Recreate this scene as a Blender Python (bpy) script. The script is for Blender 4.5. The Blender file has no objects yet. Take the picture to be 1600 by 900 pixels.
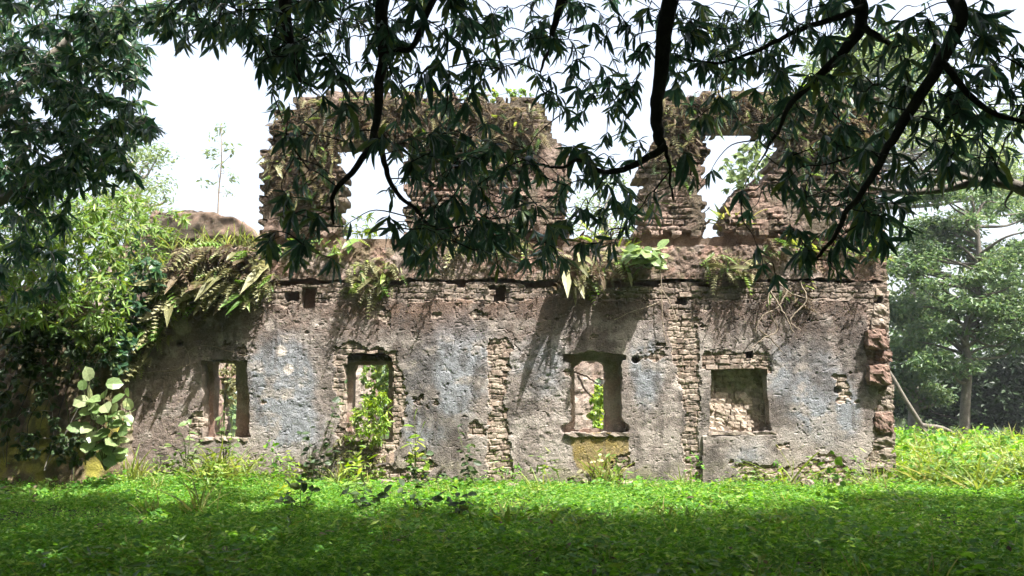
import bpy, bmesh, math, random
import numpy as np
from mathutils import Matrix, Vector, noise as mnoise

# ------------------------------------------------------------------ camera, sky, sun, exposure
SC = bpy.context.scene
COL = SC.collection
F_PX, PITCH, EYE = 1331.0, math.radians(7.575), 1.6
cam_d = bpy.data.cameras.new('camera'); cam = bpy.data.objects.new('camera', cam_d); COL.objects.link(cam)
cam_d.sensor_width = 36; cam_d.lens = F_PX / 1600 * 36; cam_d.clip_end = 2000; cam_d.clip_start = 0.05
cam.location = (0, 0, EYE); cam.rotation_euler = (math.pi / 2 + PITCH, 0, 0)
SC.camera = cam

SUN = Vector((0.45, -0.36, 1.0)).normalized()          # towards the sun: high, to the right, behind the camera
elev = math.asin(SUN.z)
w = bpy.data.worlds.new('World'); SC.world = w; w.use_nodes = True
nt = w.node_tree; bg = nt.nodes['Background']
sky = nt.nodes.new('ShaderNodeTexSky'); sky.sky_type = 'NISHITA'; sky.sun_disc = False
sky.sun_elevation = elev; sky.sun_rotation = math.atan2(SUN.x, SUN.y)
sky.dust_density = 8.0; sky.air_density = 1.0; sky.ozone_density = 1.0
veil = nt.nodes.new('ShaderNodeMixRGB'); veil.blend_type = 'ADD'; veil.inputs[0].default_value = 1.0
veil.inputs[2].default_value = (1.7, 1.72, 1.75, 1)          # even white haze over the whole sky
nt.links.new(sky.outputs[0], veil.inputs[1]); nt.links.new(veil.outputs[0], bg.inputs[0]); bg.inputs[1].default_value = 0.095
sun_d = bpy.data.lights.new('sun', 'SUN'); sun = bpy.data.objects.new('sun', sun_d); COL.objects.link(sun)
sun_d.energy = 5.0; sun_d.angle = math.radians(0.5); sun_d.color = (1.0, 0.965, 0.92)
sun.rotation_euler = SUN.to_track_quat('Z', 'Y').to_euler(); sun.location = (10, -10, 25)
SC.view_settings.view_transform = 'Standard'; SC.view_settings.look = 'None'
SC.view_settings.exposure = 1.8; SC.view_settings.gamma = 1.0
SC.render.engine = 'CYCLES'
SC.cycles.use_denoising = True
SC.cycles.max_bounces = 5; SC.cycles.diffuse_bounces = 3; SC.cycles.adaptive_threshold = 0.03; SC.cycles.glossy_bounces = 2
SC.cycles.transmission_bounces = 3; SC.cycles.transparent_max_bounces = 4
SC.cycles.sample_clamp_indirect = 6.0

# ------------------------------------------------------------------ helpers
rng = np.random.default_rng(7)
random.seed(7)
CP, SP = math.cos(PITCH), math.sin(PITCH)

def P(px, py, Y):
    """point of the place at distance Y from the camera that the photograph shows at (px, py)"""
    u = (px - 800) / F_PX; v = (450 - py) / F_PX
    t = Y / (CP - v * SP)
    return np.array([u * t, Y, EYE + (SP + v * CP) * t])

def project(X, Y, Z):
    z = Z - EYE
    d = Y * CP + z * SP
    return 800 + F_PX * X / d, 450 - F_PX * (-Y * SP + z * CP) / d

def _hash(i, j, s):
    h = (i.astype(np.int64) * 374761393 + j.astype(np.int64) * 668265263 + s * 1274126177) & 0xffffffff
    h = ((h ^ (h >> 13)) * 1274126177) & 0xffffffff
    return ((h ^ (h >> 16)) & 0xffffff) / float(0xffffff)

def noise(x, y, s=0):
    x = np.asarray(x, float); y = np.asarray(y, float)
    i = np.floor(x); j = np.floor(y); fx = x - i; fy = y - j
    fx = fx * fx * (3 - 2 * fx); fy = fy * fy * (3 - 2 * fy)
    a = _hash(i, j, s); b = _hash(i + 1, j, s); c = _hash(i, j + 1, s); d = _hash(i + 1, j + 1, s)
    return (a + (b - a) * fx) * (1 - fy) + (c + (d - c) * fx) * fy

def fbm(x, y, o=4, s=0, g=0.5):
    t = 0; a = 1; n = 0
    for k in range(o):
        t = t + a * noise(np.asarray(x) * 2 ** k + 17.3 * k, np.asarray(y) * 2 ** k + 9.1 * k, s + k); n += a; a *= g
    return t / n

def inside(px, py, poly):
    r = np.zeros(np.shape(px), bool); n = len(poly); j = n - 1
    for i in range(n):
        xi, yi = poly[i]; xj, yj = poly[j]
        if yi != yj:
            r ^= ((yi > py) != (yj > py)) & (px < (xj - xi) * (py - yi) / (yj - yi) + xi)
        j = i
    return r

def smooth(a, b, x):
    t = np.clip((x - a) / (b - a), 0, 1); return t * t * (3 - 2 * t)

def blob(px, py, cx, cy, rx, ry):
    return np.exp(-(((px - cx) / rx) ** 2 + ((py - cy) / ry) ** 2))

def make_mesh(name, V, F, tint=None, col=None, flat=True):
    """V: n x 3; F: list of index arrays (k x 3 and / or k x 4)"""
    F = [f for f in (F if isinstance(F, list) else [F]) if len(f)]
    me = bpy.data.meshes.new(name)
    me.vertices.add(len(V)); me.vertices.foreach_set('co', np.asarray(V, np.float32).ravel())
    loops = np.concatenate([f.ravel() for f in F]).astype(np.int32)
    tot = np.concatenate([np.full(len(f), f.shape[1]) for f in F])
    start = np.concatenate([[0], np.cumsum(tot)[:-1]]).astype(np.int32)
    me.loops.add(len(loops)); me.loops.foreach_set('vertex_index', loops)
    me.polygons.add(len(tot)); me.polygons.foreach_set('loop_start', start)
    if tint is not None:
        a = me.attributes.new('tint', 'FLOAT', 'POINT'); a.data.foreach_set('value', np.asarray(tint, np.float32))
    if col is not None:
        a = me.attributes.new('stain', 'FLOAT_COLOR', 'POINT')
        c = np.ones((len(V), 4), np.float32); c[:, :3] = col; a.data.foreach_set('color', c.ravel())
    me.update(calc_edges=True)
    me.polygons.foreach_set('use_smooth', np.full(len(tot), not flat))
    return me

class Acc:
    """collects pieces of ONE part"""
    def __init__(s): s.V = []; s.F = {3: [], 4: []}; s.t = []; s.n = 0
    def add(s, V, F, tint=0.0):
        V = np.asarray(V, float).reshape(-1, 3)
        for f in (F if isinstance(F, list) else [F]):
            f = np.asarray(f)
            if len(f): s.F[f.shape[1]].append(f + s.n)
        s.t.append(np.full(len(V), tint) if np.isscalar(tint) else tint); s.V.append(V); s.n += len(V)
    def mesh(s, name, org=(0, 0, 0), flat=True):
        return make_mesh(name, np.concatenate(s.V) - np.asarray(org), [np.concatenate(f) for f in s.F.values() if f], np.concatenate(s.t), flat=flat)

ORG = {}
def root(name, loc, label, cat, group=None):
    o = bpy.data.objects.new(name, None); COL.objects.link(o); o.location = loc; o.empty_display_size = 0.2
    o['label'] = label; o['category'] = cat
    if group: o['group'] = group
    ORG[o] = np.array(loc, float)
    return o

def part(name, me, mat, parent, M=None, kind=None):
    """a child mesh; mesh coordinates are relative to the thing's root unless M (a matrix in the place) is given"""
    o = bpy.data.objects.new(name, me); COL.objects.link(o)
    o.parent = parent; ORG[o] = ORG[parent]
    if M is not None: o.matrix_basis = Matrix.Translation(Vector(-ORG[parent])) @ M
    if mat is not None and not me.materials: me.materials.append(mat)
    if kind: o['kind'] = kind
    return o

def single(name, me, mat, label=None, cat=None, kind=None, group=None, loc=(0, 0, 0)):
    o = bpy.data.objects.new(name, me); COL.objects.link(o); o.location = loc; me.materials.append(mat)
    if label: o['label'] = label
    if cat: o['category'] = cat
    if kind: o['kind'] = kind
    if group: o['group'] = group
    ORG[o] = np.array(loc, float)
    return o

def tube(pts, rad, k=7):
    pts = np.asarray(pts, float); n = len(pts); rad = np.broadcast_to(np.asarray(rad, float), (n,))
    T = np.gradient(pts, axis=0); T /= np.linalg.norm(T, axis=1)[:, None] + 1e-9
    ref = np.array([0.31, 0.87, 0.38]) if abs(T[:, 1]).max() < 0.9 else np.array([1, 0.1, 0.2])
    A = np.cross(T, ref); A /= np.linalg.norm(A, axis=1)[:, None] + 1e-9; B = np.cross(T, A)
    an = np.arange(k) * 2 * math.pi / k
    V = pts[:, None] + rad[:, None, None] * (np.cos(an)[None, :, None] * A[:, None] + np.sin(an)[None, :, None] * B[:, None])
    i = np.arange(n - 1)[:, None] * k; j = np.arange(k)[None]; j2 = (j + 1) % k
    Fq = np.stack([i + j, i + j2, i + k + j2, i + k + j], -1).reshape(-1, 4)
    return V.reshape(-1, 3), Fq

def curve(pts, n=8):
    """Catmull-Rom through the points"""
    p = np.asarray(pts, float); p = np.vstack([2 * p[0] - p[1], p, 2 * p[-1] - p[-2]]); out = []
    for i in range(1, len(p) - 2):
        t = np.linspace(0, 1, n, endpoint=False)[:, None]
        out.append(0.5 * (2 * p[i] + (p[i + 1] - p[i - 1]) * t + (2 * p[i - 1] - 5 * p[i] + 4 * p[i + 1] - p[i + 2]) * t ** 2 + (3 * p[i] - p[i - 1] - 3 * p[i + 1] + p[i + 2]) * t ** 3))
    return np.vstack(out + [p[-2:-1]])

def unit(v): v = np.asarray(v, float); return v / (np.linalg.norm(v, axis=-1, keepdims=True) + 1e-9)

def frames(D, U):
    """rotation matrices with the leaf's length along D and its face towards U"""
    Y = unit(D); Z = unit(U - (U * Y).sum(-1, keepdims=True) * Y); X = np.cross(Y, Z)
    return np.stack([X, Y, Z], -1)

# leaf shapes, length 1 along +Y, face +Z ------------------------------------------------------
def leaf_shape(width, stations, fold=0.15, droop=0.25, tip=0.0):
    """stations: (t, half width factor)"""
    V = [(0, 0, 0)]; Ft = []; Fq = []
    for t, wd in stations:
        z = -droop * t * t
        V += [(-width * wd, t, z + fold * width * wd), (0, t, z), (width * wd, t, z + fold * width * wd)]
    V.append((0, 1, -droop - tip)); n = len(stations); e = len(V) - 1
    Ft += [(0, 2, 1), (0, 3, 2)]
    for k in range(n - 1):
        a = 1 + 3 * k
        Ft += [(a, a + 1, a + 4), (a, a + 4, a + 3), (a + 1, a + 2, a + 5), (a + 1, a + 5, a + 4)]
    a = 1 + 3 * (n - 1); Ft += [(a, a + 1, e), (a + 1, a + 2, e)]
    return np.array(V, float), np.array(Ft)

LANCE = leaf_shape(0.105, [(0.16, 0.55), (0.42, 1.0), (0.72, 0.75)], 0.35, 0.28)
LANCES = [LANCE, leaf_shape(0.12, [(0.2, 0.6), (0.5, 1.0), (0.8, 0.62)], 0.5, 0.5), leaf_shape(0.09, [(0.14, 0.5), (0.45, 1.0), (0.75, 0.8)], 0.2, 0.08)]
LANCE_B = leaf_shape(0.13, [(0.2, 0.6), (0.5, 1.0), (0.78, 0.6)], 0.2, 0.12)
OVAL = leaf_shape(0.30, [(0.15, 0.6), (0.42, 1.0), (0.75, 0.78)], 0.22, 0.18)
ROUND = leaf_shape(0.42, [(0.12, 0.7), (0.4, 1.0), (0.75, 0.85)], 0.18, 0.15)
BLADE = leaf_shape(0.055, [(0.2, 0.9), (0.5, 1.0), (0.8, 0.7)], 0.3, 0.45)
THIN = leaf_shape(0.02, [(0.2, 0.9), (0.5, 1.0), (0.8, 0.7)], 0.3, 0.4)
DIAMOND = (np.array([(0, 0, 0), (-0.22, 0.45, 0.05), (0, 1, -0.12), (0.22, 0.45, 0.05)], float), np.array([(0, 2, 1), (0, 3, 2)]))

def frond_shape(pairs=9, droop=0.5, width=0.17):
    V = []; Ft = []
    for k in range(pairs):
        t = 0.1 + 0.86 * k / (pairs - 1); z = -droop * t * t; wd = width * (1 - 0.78 * t ** 1.6) * (0.75 + 0.5 * min(1, t * 3))
        h = 0.86 / pairs * 0.62; sag = -0.25 * wd
        for s in (-1, 1):
            b = len(V)
            V += [(0, t - h * 0.6, z + droop * t * h), (s * wd, t + h * 0.9, z + sag), (s * wd * 0.55, t + h * 1.1, z + sag * 0.3), (0, t + h * 0.5, z - droop * t * h)]
            Ft += [(b, b + 1, b + 2), (b, b + 2, b + 3)]
    b = len(V); V += [(-0.008, 0, 0), (0.008, 0, 0), (0, 0.5, -droop * 0.25), (0, 1, -droop)]
    Ft += [(b, b + 1, b + 2), (b + 2, b + 1, b + 3)]
    return np.array(V, float), np.array(Ft)
FRONDS = [frond_shape(8, 0.45, 0.22), leaf_shape(0.11, [(0.12, 0.6), (0.3, 1.0), (0.5, 0.8), (0.72, 0.9)], 0.3, 0.7), frond_shape(9, 0.7, 0.25), leaf_shape(0.14, [(0.2, 0.9), (0.45, 0.75), (0.7, 0.9)], 0.25, 0.4)]

def join_leaves(shape, pos, R, scale, tint=None, curl=None):
    V0, F0 = shape; n = len(pos); scale = np.broadcast_to(scale, (n,))
    V = np.einsum('nij,kj->nki', R, V0) * scale[:, None, None] + pos[:, None]
    Fx = F0[None] + (np.arange(n) * len(V0))[:, None, None]
    t = np.repeat(rng.random(n) if tint is None else tint, len(V0))
    return V.reshape(-1, 3), Fx.reshape(-1, F0.shape[1]), t

def mat4(R, p, s):
    m = np.eye(4); m[:3, :3] = R * s; m[:3, 3] = p
    return Matrix(m.tolist())

SHARED = {}
def shared(key, shape, mat):
    if (key, mat.name) not in SHARED:
        me = make_mesh(key, shape[0], [shape[1]]); me.materials.append(mat); SHARED[(key, mat.name)] = me
    return SHARED[(key, mat.name)]

# ------------------------------------------------------------------ materials
def node(nt, typ, **kw):
    n = nt.nodes.new(typ)
    for k, v in kw.items(): setattr(n, k, v)
    return n

def base_mat(name):
    m = bpy.data.materials.new(name); m.use_nodes = True
    t = m.node_tree; return m, t, t.nodes['Principled BSDF'], t.links

def leaf_mat(name, c1, c2, c3=None, trans=0.35, rough=0.42, spec=0.4, tcol=None, grain=30.0):
    m, t, b, L = base_mat(name)
    oi = node(t, 'ShaderNodeObjectInfo'); at = node(t, 'ShaderNodeAttribute', attribute_name='tint')
    add = node(t, 'ShaderNodeMath', operation='ADD'); fr = node(t, 'ShaderNodeMath', operation='FRACT')
    L.new(oi.outputs['Random'], add.inputs[0]); L.new(at.outputs['Fac'], add.inputs[1]); L.new(add.outputs[0], fr.inputs[0])
    cr = node(t, 'ShaderNodeValToRGB'); e = cr.color_ramp.elements
    e[0].position = 0.0; e[0].color = (*c1, 1); e[1].position = 0.72 if c3 else 1.0; e[1].color = (*c2, 1)
    if c3: k = e.new(0.97); k.color = (*c3, 1)
    L.new(fr.outputs[0], cr.inputs[0])
    geo = node(t, 'ShaderNodeNewGeometry'); ns = node(t, 'ShaderNodeTexNoise'); ns.inputs['Scale'].default_value = grain; ns.inputs['Detail'].default_value = 2
    L.new(geo.outputs['Position'], ns.inputs['Vector'])
    mx = node(t, 'ShaderNodeMixRGB', blend_type='OVERLAY'); mx.inputs[0].default_value = 0.45
    L.new(cr.outputs[0], mx.inputs[1]); L.new(ns.outputs['Fac'], mx.inputs[2])
    L.new(mx.outputs[0], b.inputs['Base Color'])
    b.inputs['Roughness'].default_value = rough; b.inputs['Specular IOR Level'].default_value = spec
    tr = node(t, 'ShaderNodeBsdfTranslucent'); hs = node(t, 'ShaderNodeHueSaturation')
    hs.inputs['Hue'].default_value = 0.48; hs.inputs['Saturation'].default_value = 1.15; hs.inputs['Value'].default_value = 1.7
    L.new(mx.outputs[0], hs.inputs['Color']); L.new(hs.outputs[0], tr.inputs['Color'])
    ms = node(t, 'ShaderNodeMixShader'); ms.inputs[0].default_value = trans
    L.new(b.outputs[0], ms.inputs[1]); L.new(tr.outputs[0], ms.inputs[2]); L.new(ms.outputs[0], t.nodes['Material Output'].inputs['Surface'])
    return m

def rough_mat(name, ramp, scale=6.0, rough=0.9, bump=0.4, bscale=40.0, rand=0.25, stain=False, moss=None):
    """mineral or bark surface: noise ramp (or the 'stain' attribute) with grain and fine relief"""
    m, t, b, L = base_mat(name)
    geo = node(t, 'ShaderNodeNewGeometry')
    ns = node(t, 'ShaderNodeTexNoise'); ns.inputs['Scale'].default_value = scale; ns.inputs['Detail'].default_value = 6; ns.inputs['Roughness'].default_value = 0.65
    L.new(geo.outputs['Position'], ns.inputs['Vector'])
    if stain:
        at = node(t, 'ShaderNodeAttribute', attribute_name='stain'); csock = at.outputs['Color']
    else:
        cr = node(t, 'ShaderNodeValToRGB'); e = cr.color_ramp.elements
        e[0].position = 0.3; e[0].color = (*ramp[0], 1); e[1].position = 0.7; e[1].color = (*ramp[-1], 1)
        if len(ramp) == 3: k = e.new(0.5); k.color = (*ramp[1], 1)
        L.new(ns.outputs['Fac'], cr.inputs[0]); csock = cr.outputs[0]
    n2 = node(t, 'ShaderNodeTexNoise'); n2.inputs['Scale'].default_value = bscale; n2.inputs['Detail'].default_value = 5; n2.inputs['Roughness'].default_value = 0.7
    L.new(geo.outputs['Position'], n2.inputs['Vector'])
    ov = node(t, 'ShaderNodeMixRGB', blend_type='OVERLAY'); ov.inputs[0].default_value = 0.7
    L.new(csock, ov.inputs[1]); L.new(n2.outputs['Fac'], ov.inputs[2])
    oi = node(t, 'ShaderNodeObjectInfo'); mr = node(t, 'ShaderNodeMapRange')
    mr.inputs['To Min'].default_value = 1 - rand; mr.inputs['To Max'].default_value = 1 + rand
    L.new(oi.outputs['Random'], mr.inputs['Value'])
    mu = node(t, 'ShaderNodeVectorMath', operation='SCALE'); L.new(ov.outputs[0], mu.inputs[0]); L.new(mr.outputs[0], mu.inputs['Scale'])
    L.new(mu.outputs[0], b.inputs['Base Color'])
    b.inputs['Roughness'].default_value = rough; b.inputs['Specular IOR Level'].default_value = 0.15
    bp = node(t, 'ShaderNodeBump'); bp.inputs['Strength'].default_value = bump; bp.inputs['Distance'].default_value = 0.02
    L.new(n2.outputs['Fac'], bp.inputs['Height']); L.new(bp.outputs[0], b.inputs['Normal'])
    return m

M_PLASTER = rough_mat('weathered_plaster', None, stain=True, rand=0.0, bump=1.0, bscale=34)
M_BRICK = rough_mat('pale_old_brick', [(0.11, 0.08, 0.062), (0.235, 0.185, 0.148), (0.31, 0.265, 0.225)], 9, rand=0.25)
M_REDSTONE = rough_mat('red_laterite', [(0.08, 0.05, 0.04), (0.15, 0.10, 0.078), (0.21, 0.155, 0.125)], 7, rand=0.2, bump=0.8)
M_GREYSTONE = rough_mat('grey_stone', [(0.09, 0.075, 0.06), (0.21, 0.175, 0.14), (0.30, 0.26, 0.22)], 7, rand=0.25, bump=0.6)
M_RUBBLE = rough_mat('rubble_stone', [(0.16, 0.125, 0.095), (0.30, 0.245, 0.195), (0.38, 0.33, 0.275)], 8, rand=0.3, bump=0.6)
M_TIMBER = rough_mat('dark_rotten_timber', [(0.03, 0.025, 0.018), (0.075, 0.06, 0.04)], 14, rand=0.1)
M_BARK = rough_mat('mango_bark', [(0.022, 0.02, 0.018), (0.05, 0.046, 0.04)], 12, rand=0.1, bscale=60)
M_PALEBARK = rough_mat('pale_bark', [(0.13, 0.115, 0.095), (0.28, 0.26, 0.22)], 5, rand=0.15, bscale=30)
M_GREYBARK = rough_mat('grey_bark', [(0.07, 0.062, 0.052), (0.16, 0.145, 0.12)], 6, rand=0.1, bscale=40)
M_STEM = rough_mat('green_stem', [(0.06, 0.08, 0.03), (0.11, 0.12, 0.05)], 20, rand=0.1)
M_DRYVINE = rough_mat('dry_vine_bark', [(0.14, 0.11, 0.08), (0.30, 0.25, 0.19)], 20, rand=0.1)
M_SOIL = rough_mat('soil_under_herbs', [(0.016, 0.026, 0.008), (0.035, 0.05, 0.014)], 3, rand=0.0, bump=0.6, bscale=12)

L_MANGO = leaf_mat('mango_leaf', (0.032, 0.070, 0.048), (0.055, 0.105, 0.062), (0.13, 0.18, 0.05), trans=0.30, rough=0.42, spec=0.5)
L_MANGO2 = leaf_mat('tree_leaf', (0.022, 0.058, 0.034), (0.045, 0.10, 0.048), (0.12, 0.19, 0.055), trans=0.38, rough=0.36, spec=0.5)
L_SHRUB = leaf_mat('shrub_leaf', (0.065, 0.135, 0.025), (0.13, 0.22, 0.042), (0.23, 0.29, 0.065), trans=0.35)
L_PALE = leaf_mat('pale_leaf', (0.11, 0.18, 0.06), (0.19, 0.27, 0.105), (0.30, 0.35, 0.18), trans=0.35, rough=0.36, spec=0.5)
L_LIME = leaf_mat('lime_leaf', (0.12, 0.22, 0.025), (0.20, 0.32, 0.045), (0.3, 0.36, 0.07), trans=0.42)
L_DARK = leaf_mat('dark_vine_leaf', (0.025, 0.045, 0.018), (0.04, 0.075, 0.025), (0.07, 0.10, 0.03), trans=0.25, spec=0.3, rough=0.5)
L_FERN = leaf_mat('fern_frond', (0.085, 0.09, 0.035), (0.22, 0.22, 0.10), (0.36, 0.35, 0.20), trans=0.3, rough=0.5)
L_FERNDRY = leaf_mat('dry_fern_frond', (0.07, 0.05, 0.032), (0.15, 0.115, 0.07), (0.2, 0.19, 0.08), trans=0.25, rough=0.6, spec=0.2)
L_HERB = leaf_mat('creeping_herb_leaf', (0.055, 0.16, 0.024), (0.125, 0.275, 0.048), (0.26, 0.38, 0.10), trans=0.48, rough=0.5, spec=0.2)
L_GRASS = leaf_mat('tall_grass_blade', (0.10, 0.16, 0.03), (0.19, 0.24, 0.06), (0.28, 0.26, 0.10), trans=0.4, rough=0.5, spec=0.3)
L_FAR = leaf_mat('far_tree_leaf', (0.05, 0.10, 0.042), (0.10, 0.165, 0.062), (0.15, 0.2, 0.08), trans=0.35, rough=0.45, grain=3)
L_FARLIGHT = leaf_mat('far_light_leaf', (0.08, 0.13, 0.05), (0.15, 0.21, 0.08), (0.2, 0.25, 0.1), trans=0.42, rough=0.5, grain=3)
L_FARDARK = leaf_mat('far_dark_leaf', (0.015, 0.032, 0.014), (0.035, 0.065, 0.025), trans=0.25, rough=0.5, grain=3)

# ------------------------------------------------------------------ ground
WY = 16.6                                               # distance of the facade
def gz(x, y):
    x = np.asarray(x, float); y = np.asarray(y, float)
    h = 0.16 * (fbm(x * 0.25 + 40, y * 0.25 + 11, 3, 5) - 0.5)
    h = h + 0.16 * blob(x, y, -5.6, 16.0, 1.5, 0.9) + 0.06 * blob(x, y, -8, 15.6, 2, 0.8)
    h = h - 0.05 * blob(x, y, 4.5, 16, 3, 1)
    return h * np.clip((120 - np.abs(y)) / 60, 0, 1)

gx = np.concatenate([[-400, -150, -70, -40], np.arange(-24, 24.1, 0.4), [40, 70, 150, 400]])
gy = np.concatenate([[-300, -80, -25], np.arange(-8, 40.1, 0.4), [50, 70, 120, 250, 700, 1500]])
GX, GY = np.meshgrid(gx, gy); GZ = gz(GX, GY)
def grid_faces(nr, nc):
    i = np.arange(nr - 1)[:, None] * nc + np.arange(nc - 1)[None]
    return np.stack([i, i + 1, i + nc + 1, i + nc], -1).reshape(-1, 4)
me = make_mesh('ground', np.stack([GX, GY, GZ], -1).reshape(-1, 3), [grid_faces(len(gy), len(gx))], flat=False)
single('ground', me, M_SOIL, kind='structure')

# ------------------------------------------------------------------ the ruin
def masonry(Y0, poly_keep, holes, hfun, cfun, thick, res, bbox, seed=0, rag=3.0, steps=5, lean=0.0, blocky=False):
    """front face of a wall as a relief with cut openings; every opening and edge gets reveals of the wall's thickness.
    polygons in photograph pixels at the wall's own distance"""
    x0, x1, y0, y1 = bbox
    A = P(x0, y1, Y0); B = P(x1, y0, Y0)
    wx = max(abs(A[0]), abs(P(x0, y0, Y0)[0])); x_lo = min(A[0], P(x0, y0, Y0)[0]); x_hi = max(B[0], P(x1, y1, Y0)[0])
    xs = np.arange(x_lo, x_hi + res, res); zs = np.arange(A[2], B[2] + res, res)
    X, Z = np.meshgrid(xs, zs)
    px, py = project(X, Y0, Z)
    cx = (X[:-1, :-1] + X[1:, 1:]) / 2; cz = (Z[:-1, :-1] + Z[1:, 1:]) / 2
    qx, qy = project(cx, Y0, cz)
    dx = (fbm(qx / 22, qy / 22, 4, seed + 1, 0.65) - 0.5) * 2 * rag; dy = (fbm(qx / 22, qy / 22, 4, seed + 9, 0.65) - 0.5) * 2 * rag
    if blocky:                                          # breaks along courses and joints
        row = np.floor(qy / 9.0); bx = np.floor(qx / 15.0 + 0.5 * (row % 2)); h1 = _hash(bx, row, seed); h2 = _hash(bx, row, seed + 4)
        qx = (bx - 0.5 * (row % 2) + 0.5) * 15.0 + (h1 - 0.5) * 14; qy = (row + 0.5) * 9.0 + (h2 - 0.5) * 9
    keep = inside(qx + dx, qy + dy, poly_keep)
    for h in holes: keep &= ~inside(qx + dx * 0.8, qy + dy * 0.8, h)
    nr, nc = X.shape
    H = hfun(px, py); C = cfun(px, py)
    V = np.stack([X, Y0 - H - lean * (Z - 0), Z], -1).reshape(-1, 3)
    idx = np.arange(nr * nc).reshape(nr, nc)
    r, c = np.nonzero(keep)
    Fq = np.stack([idx[r, c], idx[r, c + 1], idx[r + 1, c + 1], idx[r + 1, c]], -1)
    kp = np.pad(keep, 1)
    E = []
    for dr, dc, a, b in ((-1, 0, (0, 0), (0, 1)), (1, 0, (1, 1), (1, 0)), (0, -1, (1, 0), (0, 0)), (0, 1, (0, 1), (1, 1))):
        m = ~kp[r + 1 + dr, c + 1 + dc]
        E.append(np.stack([idx[r[m] + a[0], c[m] + a[1]], idx[r[m] + b[0], c[m] + b[1]]], -1))
    E = np.concatenate(E)
    # smooth the stair-stepped border
    for _ in range(1 if blocky else 2):
        s = np.zeros((len(V), 2)); k = np.zeros(len(V))
        for a, b in ((0, 1), (1, 0)):
            np.add.at(s, E[:, a], V[E[:, b]][:, [0, 2]]); np.add.at(k, E[:, a], 1)
        bi = np.nonzero(k)[0]
        V[bi[:, None], [0, 2]] = 0.5 * V[bi[:, None], [0, 2]] + 0.5 * s[bi] / k[bi, None]
    bi = np.unique(E); mp = np.full(len(V), -1); mp[bi] = np.arange(len(bi))
    prev = bi.copy(); allV = [V]; allF = [Fq]; allC = [C.reshape(-1, 3)]; n = len(V)
    base_c = C.reshape(-1, 3)[bi]
    for k in range(1, steps + 1):
        W = V[bi].copy(); f = k / steps
        W[:, 1] = V[bi][:, 1] * (1 - f) + (Y0 + thick) * f
        am = 0.03 if k < steps else 0.0
        W[:, 0] += (fbm(W[:, 2] * 9, W[:, 1] * 9, 3, seed + 21) - 0.5) * 2 * am
        W[:, 2] += (fbm(W[:, 0] * 9, W[:, 1] * 9, 3, seed + 31) - 0.5) * 2 * am
        new = n + np.arange(len(bi)); n += len(bi)
        last = mp if k == 1 else None
        pa = prev[mp[E[:, 0]]]; pb = prev[mp[E[:, 1]]]; na = new[mp[E[:, 0]]]; nb = new[mp[E[:, 1]]]
        allF.append(np.stack([pb, pa, na, nb], -1)); allV.append(W)
        g = fbm(W[:, 0] * 5 + W[:, 1] * 5, W[:, 2] * 5, 3, seed + 3)[:, None]
        allC.append(np.clip(base_c * 0.4 + 0.6 * (np.array([0.24, 0.2, 0.16]) * (0.6 + 0.9 * g)), 0, 1)); prev = new
    VV = np.concatenate(allV); FF = np.concatenate(allF); CC = np.concatenate(allC)
    used = np.unique(FF); re = np.full(len(VV), -1); re[used] = np.arange(len(used))
    return VV[used], re[FF], CC[used]

house = root('ruined_house', (0.0, WY, 0.0), 'long roofless two-storey masonry ruin with peeling plaster and empty window openings', 'ruin')
def wall_part(name, *a, **k):
    V, Fq, C = masonry(*a, **k)
    V = V - ORG[house]
    return part(name, make_mesh(name, V, [Fq], col=C, flat=True), M_PLASTER, house)

mixc = lambda a, b, t: a * (1 - t[..., None]) + np.array(b) * t[..., None]
STRIP_A = [(766, 528), (794, 530), (800, 545), (792, 580), (790, 640), (798, 700), (800, 760), (762, 760), (764, 640), (762, 570)]
STRIP_B = [(1044, 452), (1082, 452), (1086, 520), (1092, 560), (1094, 760), (1068, 760), (1066, 620), (1048, 540)]
BRICKROW = [(410, 436), (1392, 436), (1392, 472), (1100, 470), (1096, 452), (1092, 474), (880, 466), (840, 462), (810, 474), (640, 470), (540, 474), (410, 480)]
OVERW4 = [(1098, 549), (1200, 551), (1204, 580), (1098, 580)]
EDGE_R = [(1352, 470), (1402, 440), (1410, 770), (1330, 770), (1360, 700), (1372, 620), (1350, 560)]
W2LOSS = [(520, 548), (548, 528), (575, 545), (622, 548), (632, 590), (634, 650), (620, 696), (600, 712), (560, 704), (526, 698), (530, 640), (522, 600)]
LOSSES = [STRIP_A, STRIP_B, BRICKROW, OVERW4, EDGE_R, W2LOSS]
W1 = [(317, 563), (388, 563), (391, 683), (318, 683)]
W2 = [(538, 690), (538, 566), (545, 552), (602, 551), (613, 558), (617, 600), (613, 640), (616, 690)]
W3 = [(878, 564), (880, 553), (925, 548), (978, 553), (980, 563), (971, 566), (972, 652), (981, 660), (982, 676), (880, 676), (881, 664), (892, 655), (892, 566)]
W4 = [(1110, 575), (1198, 575), (1200, 650), (1206, 674), (1108, 674)]
PUTLOG = [[(445, 456), (466, 456), (466, 472), (445, 472)], [(470, 449), (493, 449), (493, 481), (470, 481)], [(764, 446), (790, 446), (790, 471), (768, 471)],
          [(1055, 464), (1073, 464), (1073, 477), (1055, 477)], [(1364, 462), (1379, 462), (1379, 478), (1364, 478)], [(1163, 549), (1177, 549), (1177, 560), (1163, 560)]]
PITS = [(993, 562, 6, .2), (282, 537, 5, .2), (1308, 610, 6, .1), (232, 592, 3, .06), (645, 520, 2, .04), (700, 600, 2, .04), (870, 500, 3, .05), (1240, 640, 2, .04), (1295, 560, 2, .04), (480, 520, 3, .05), (1262, 500, 3, .05), (885, 670, 8, .15), (975, 669, 7, .15), (1118, 672, 7, .12)]

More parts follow.
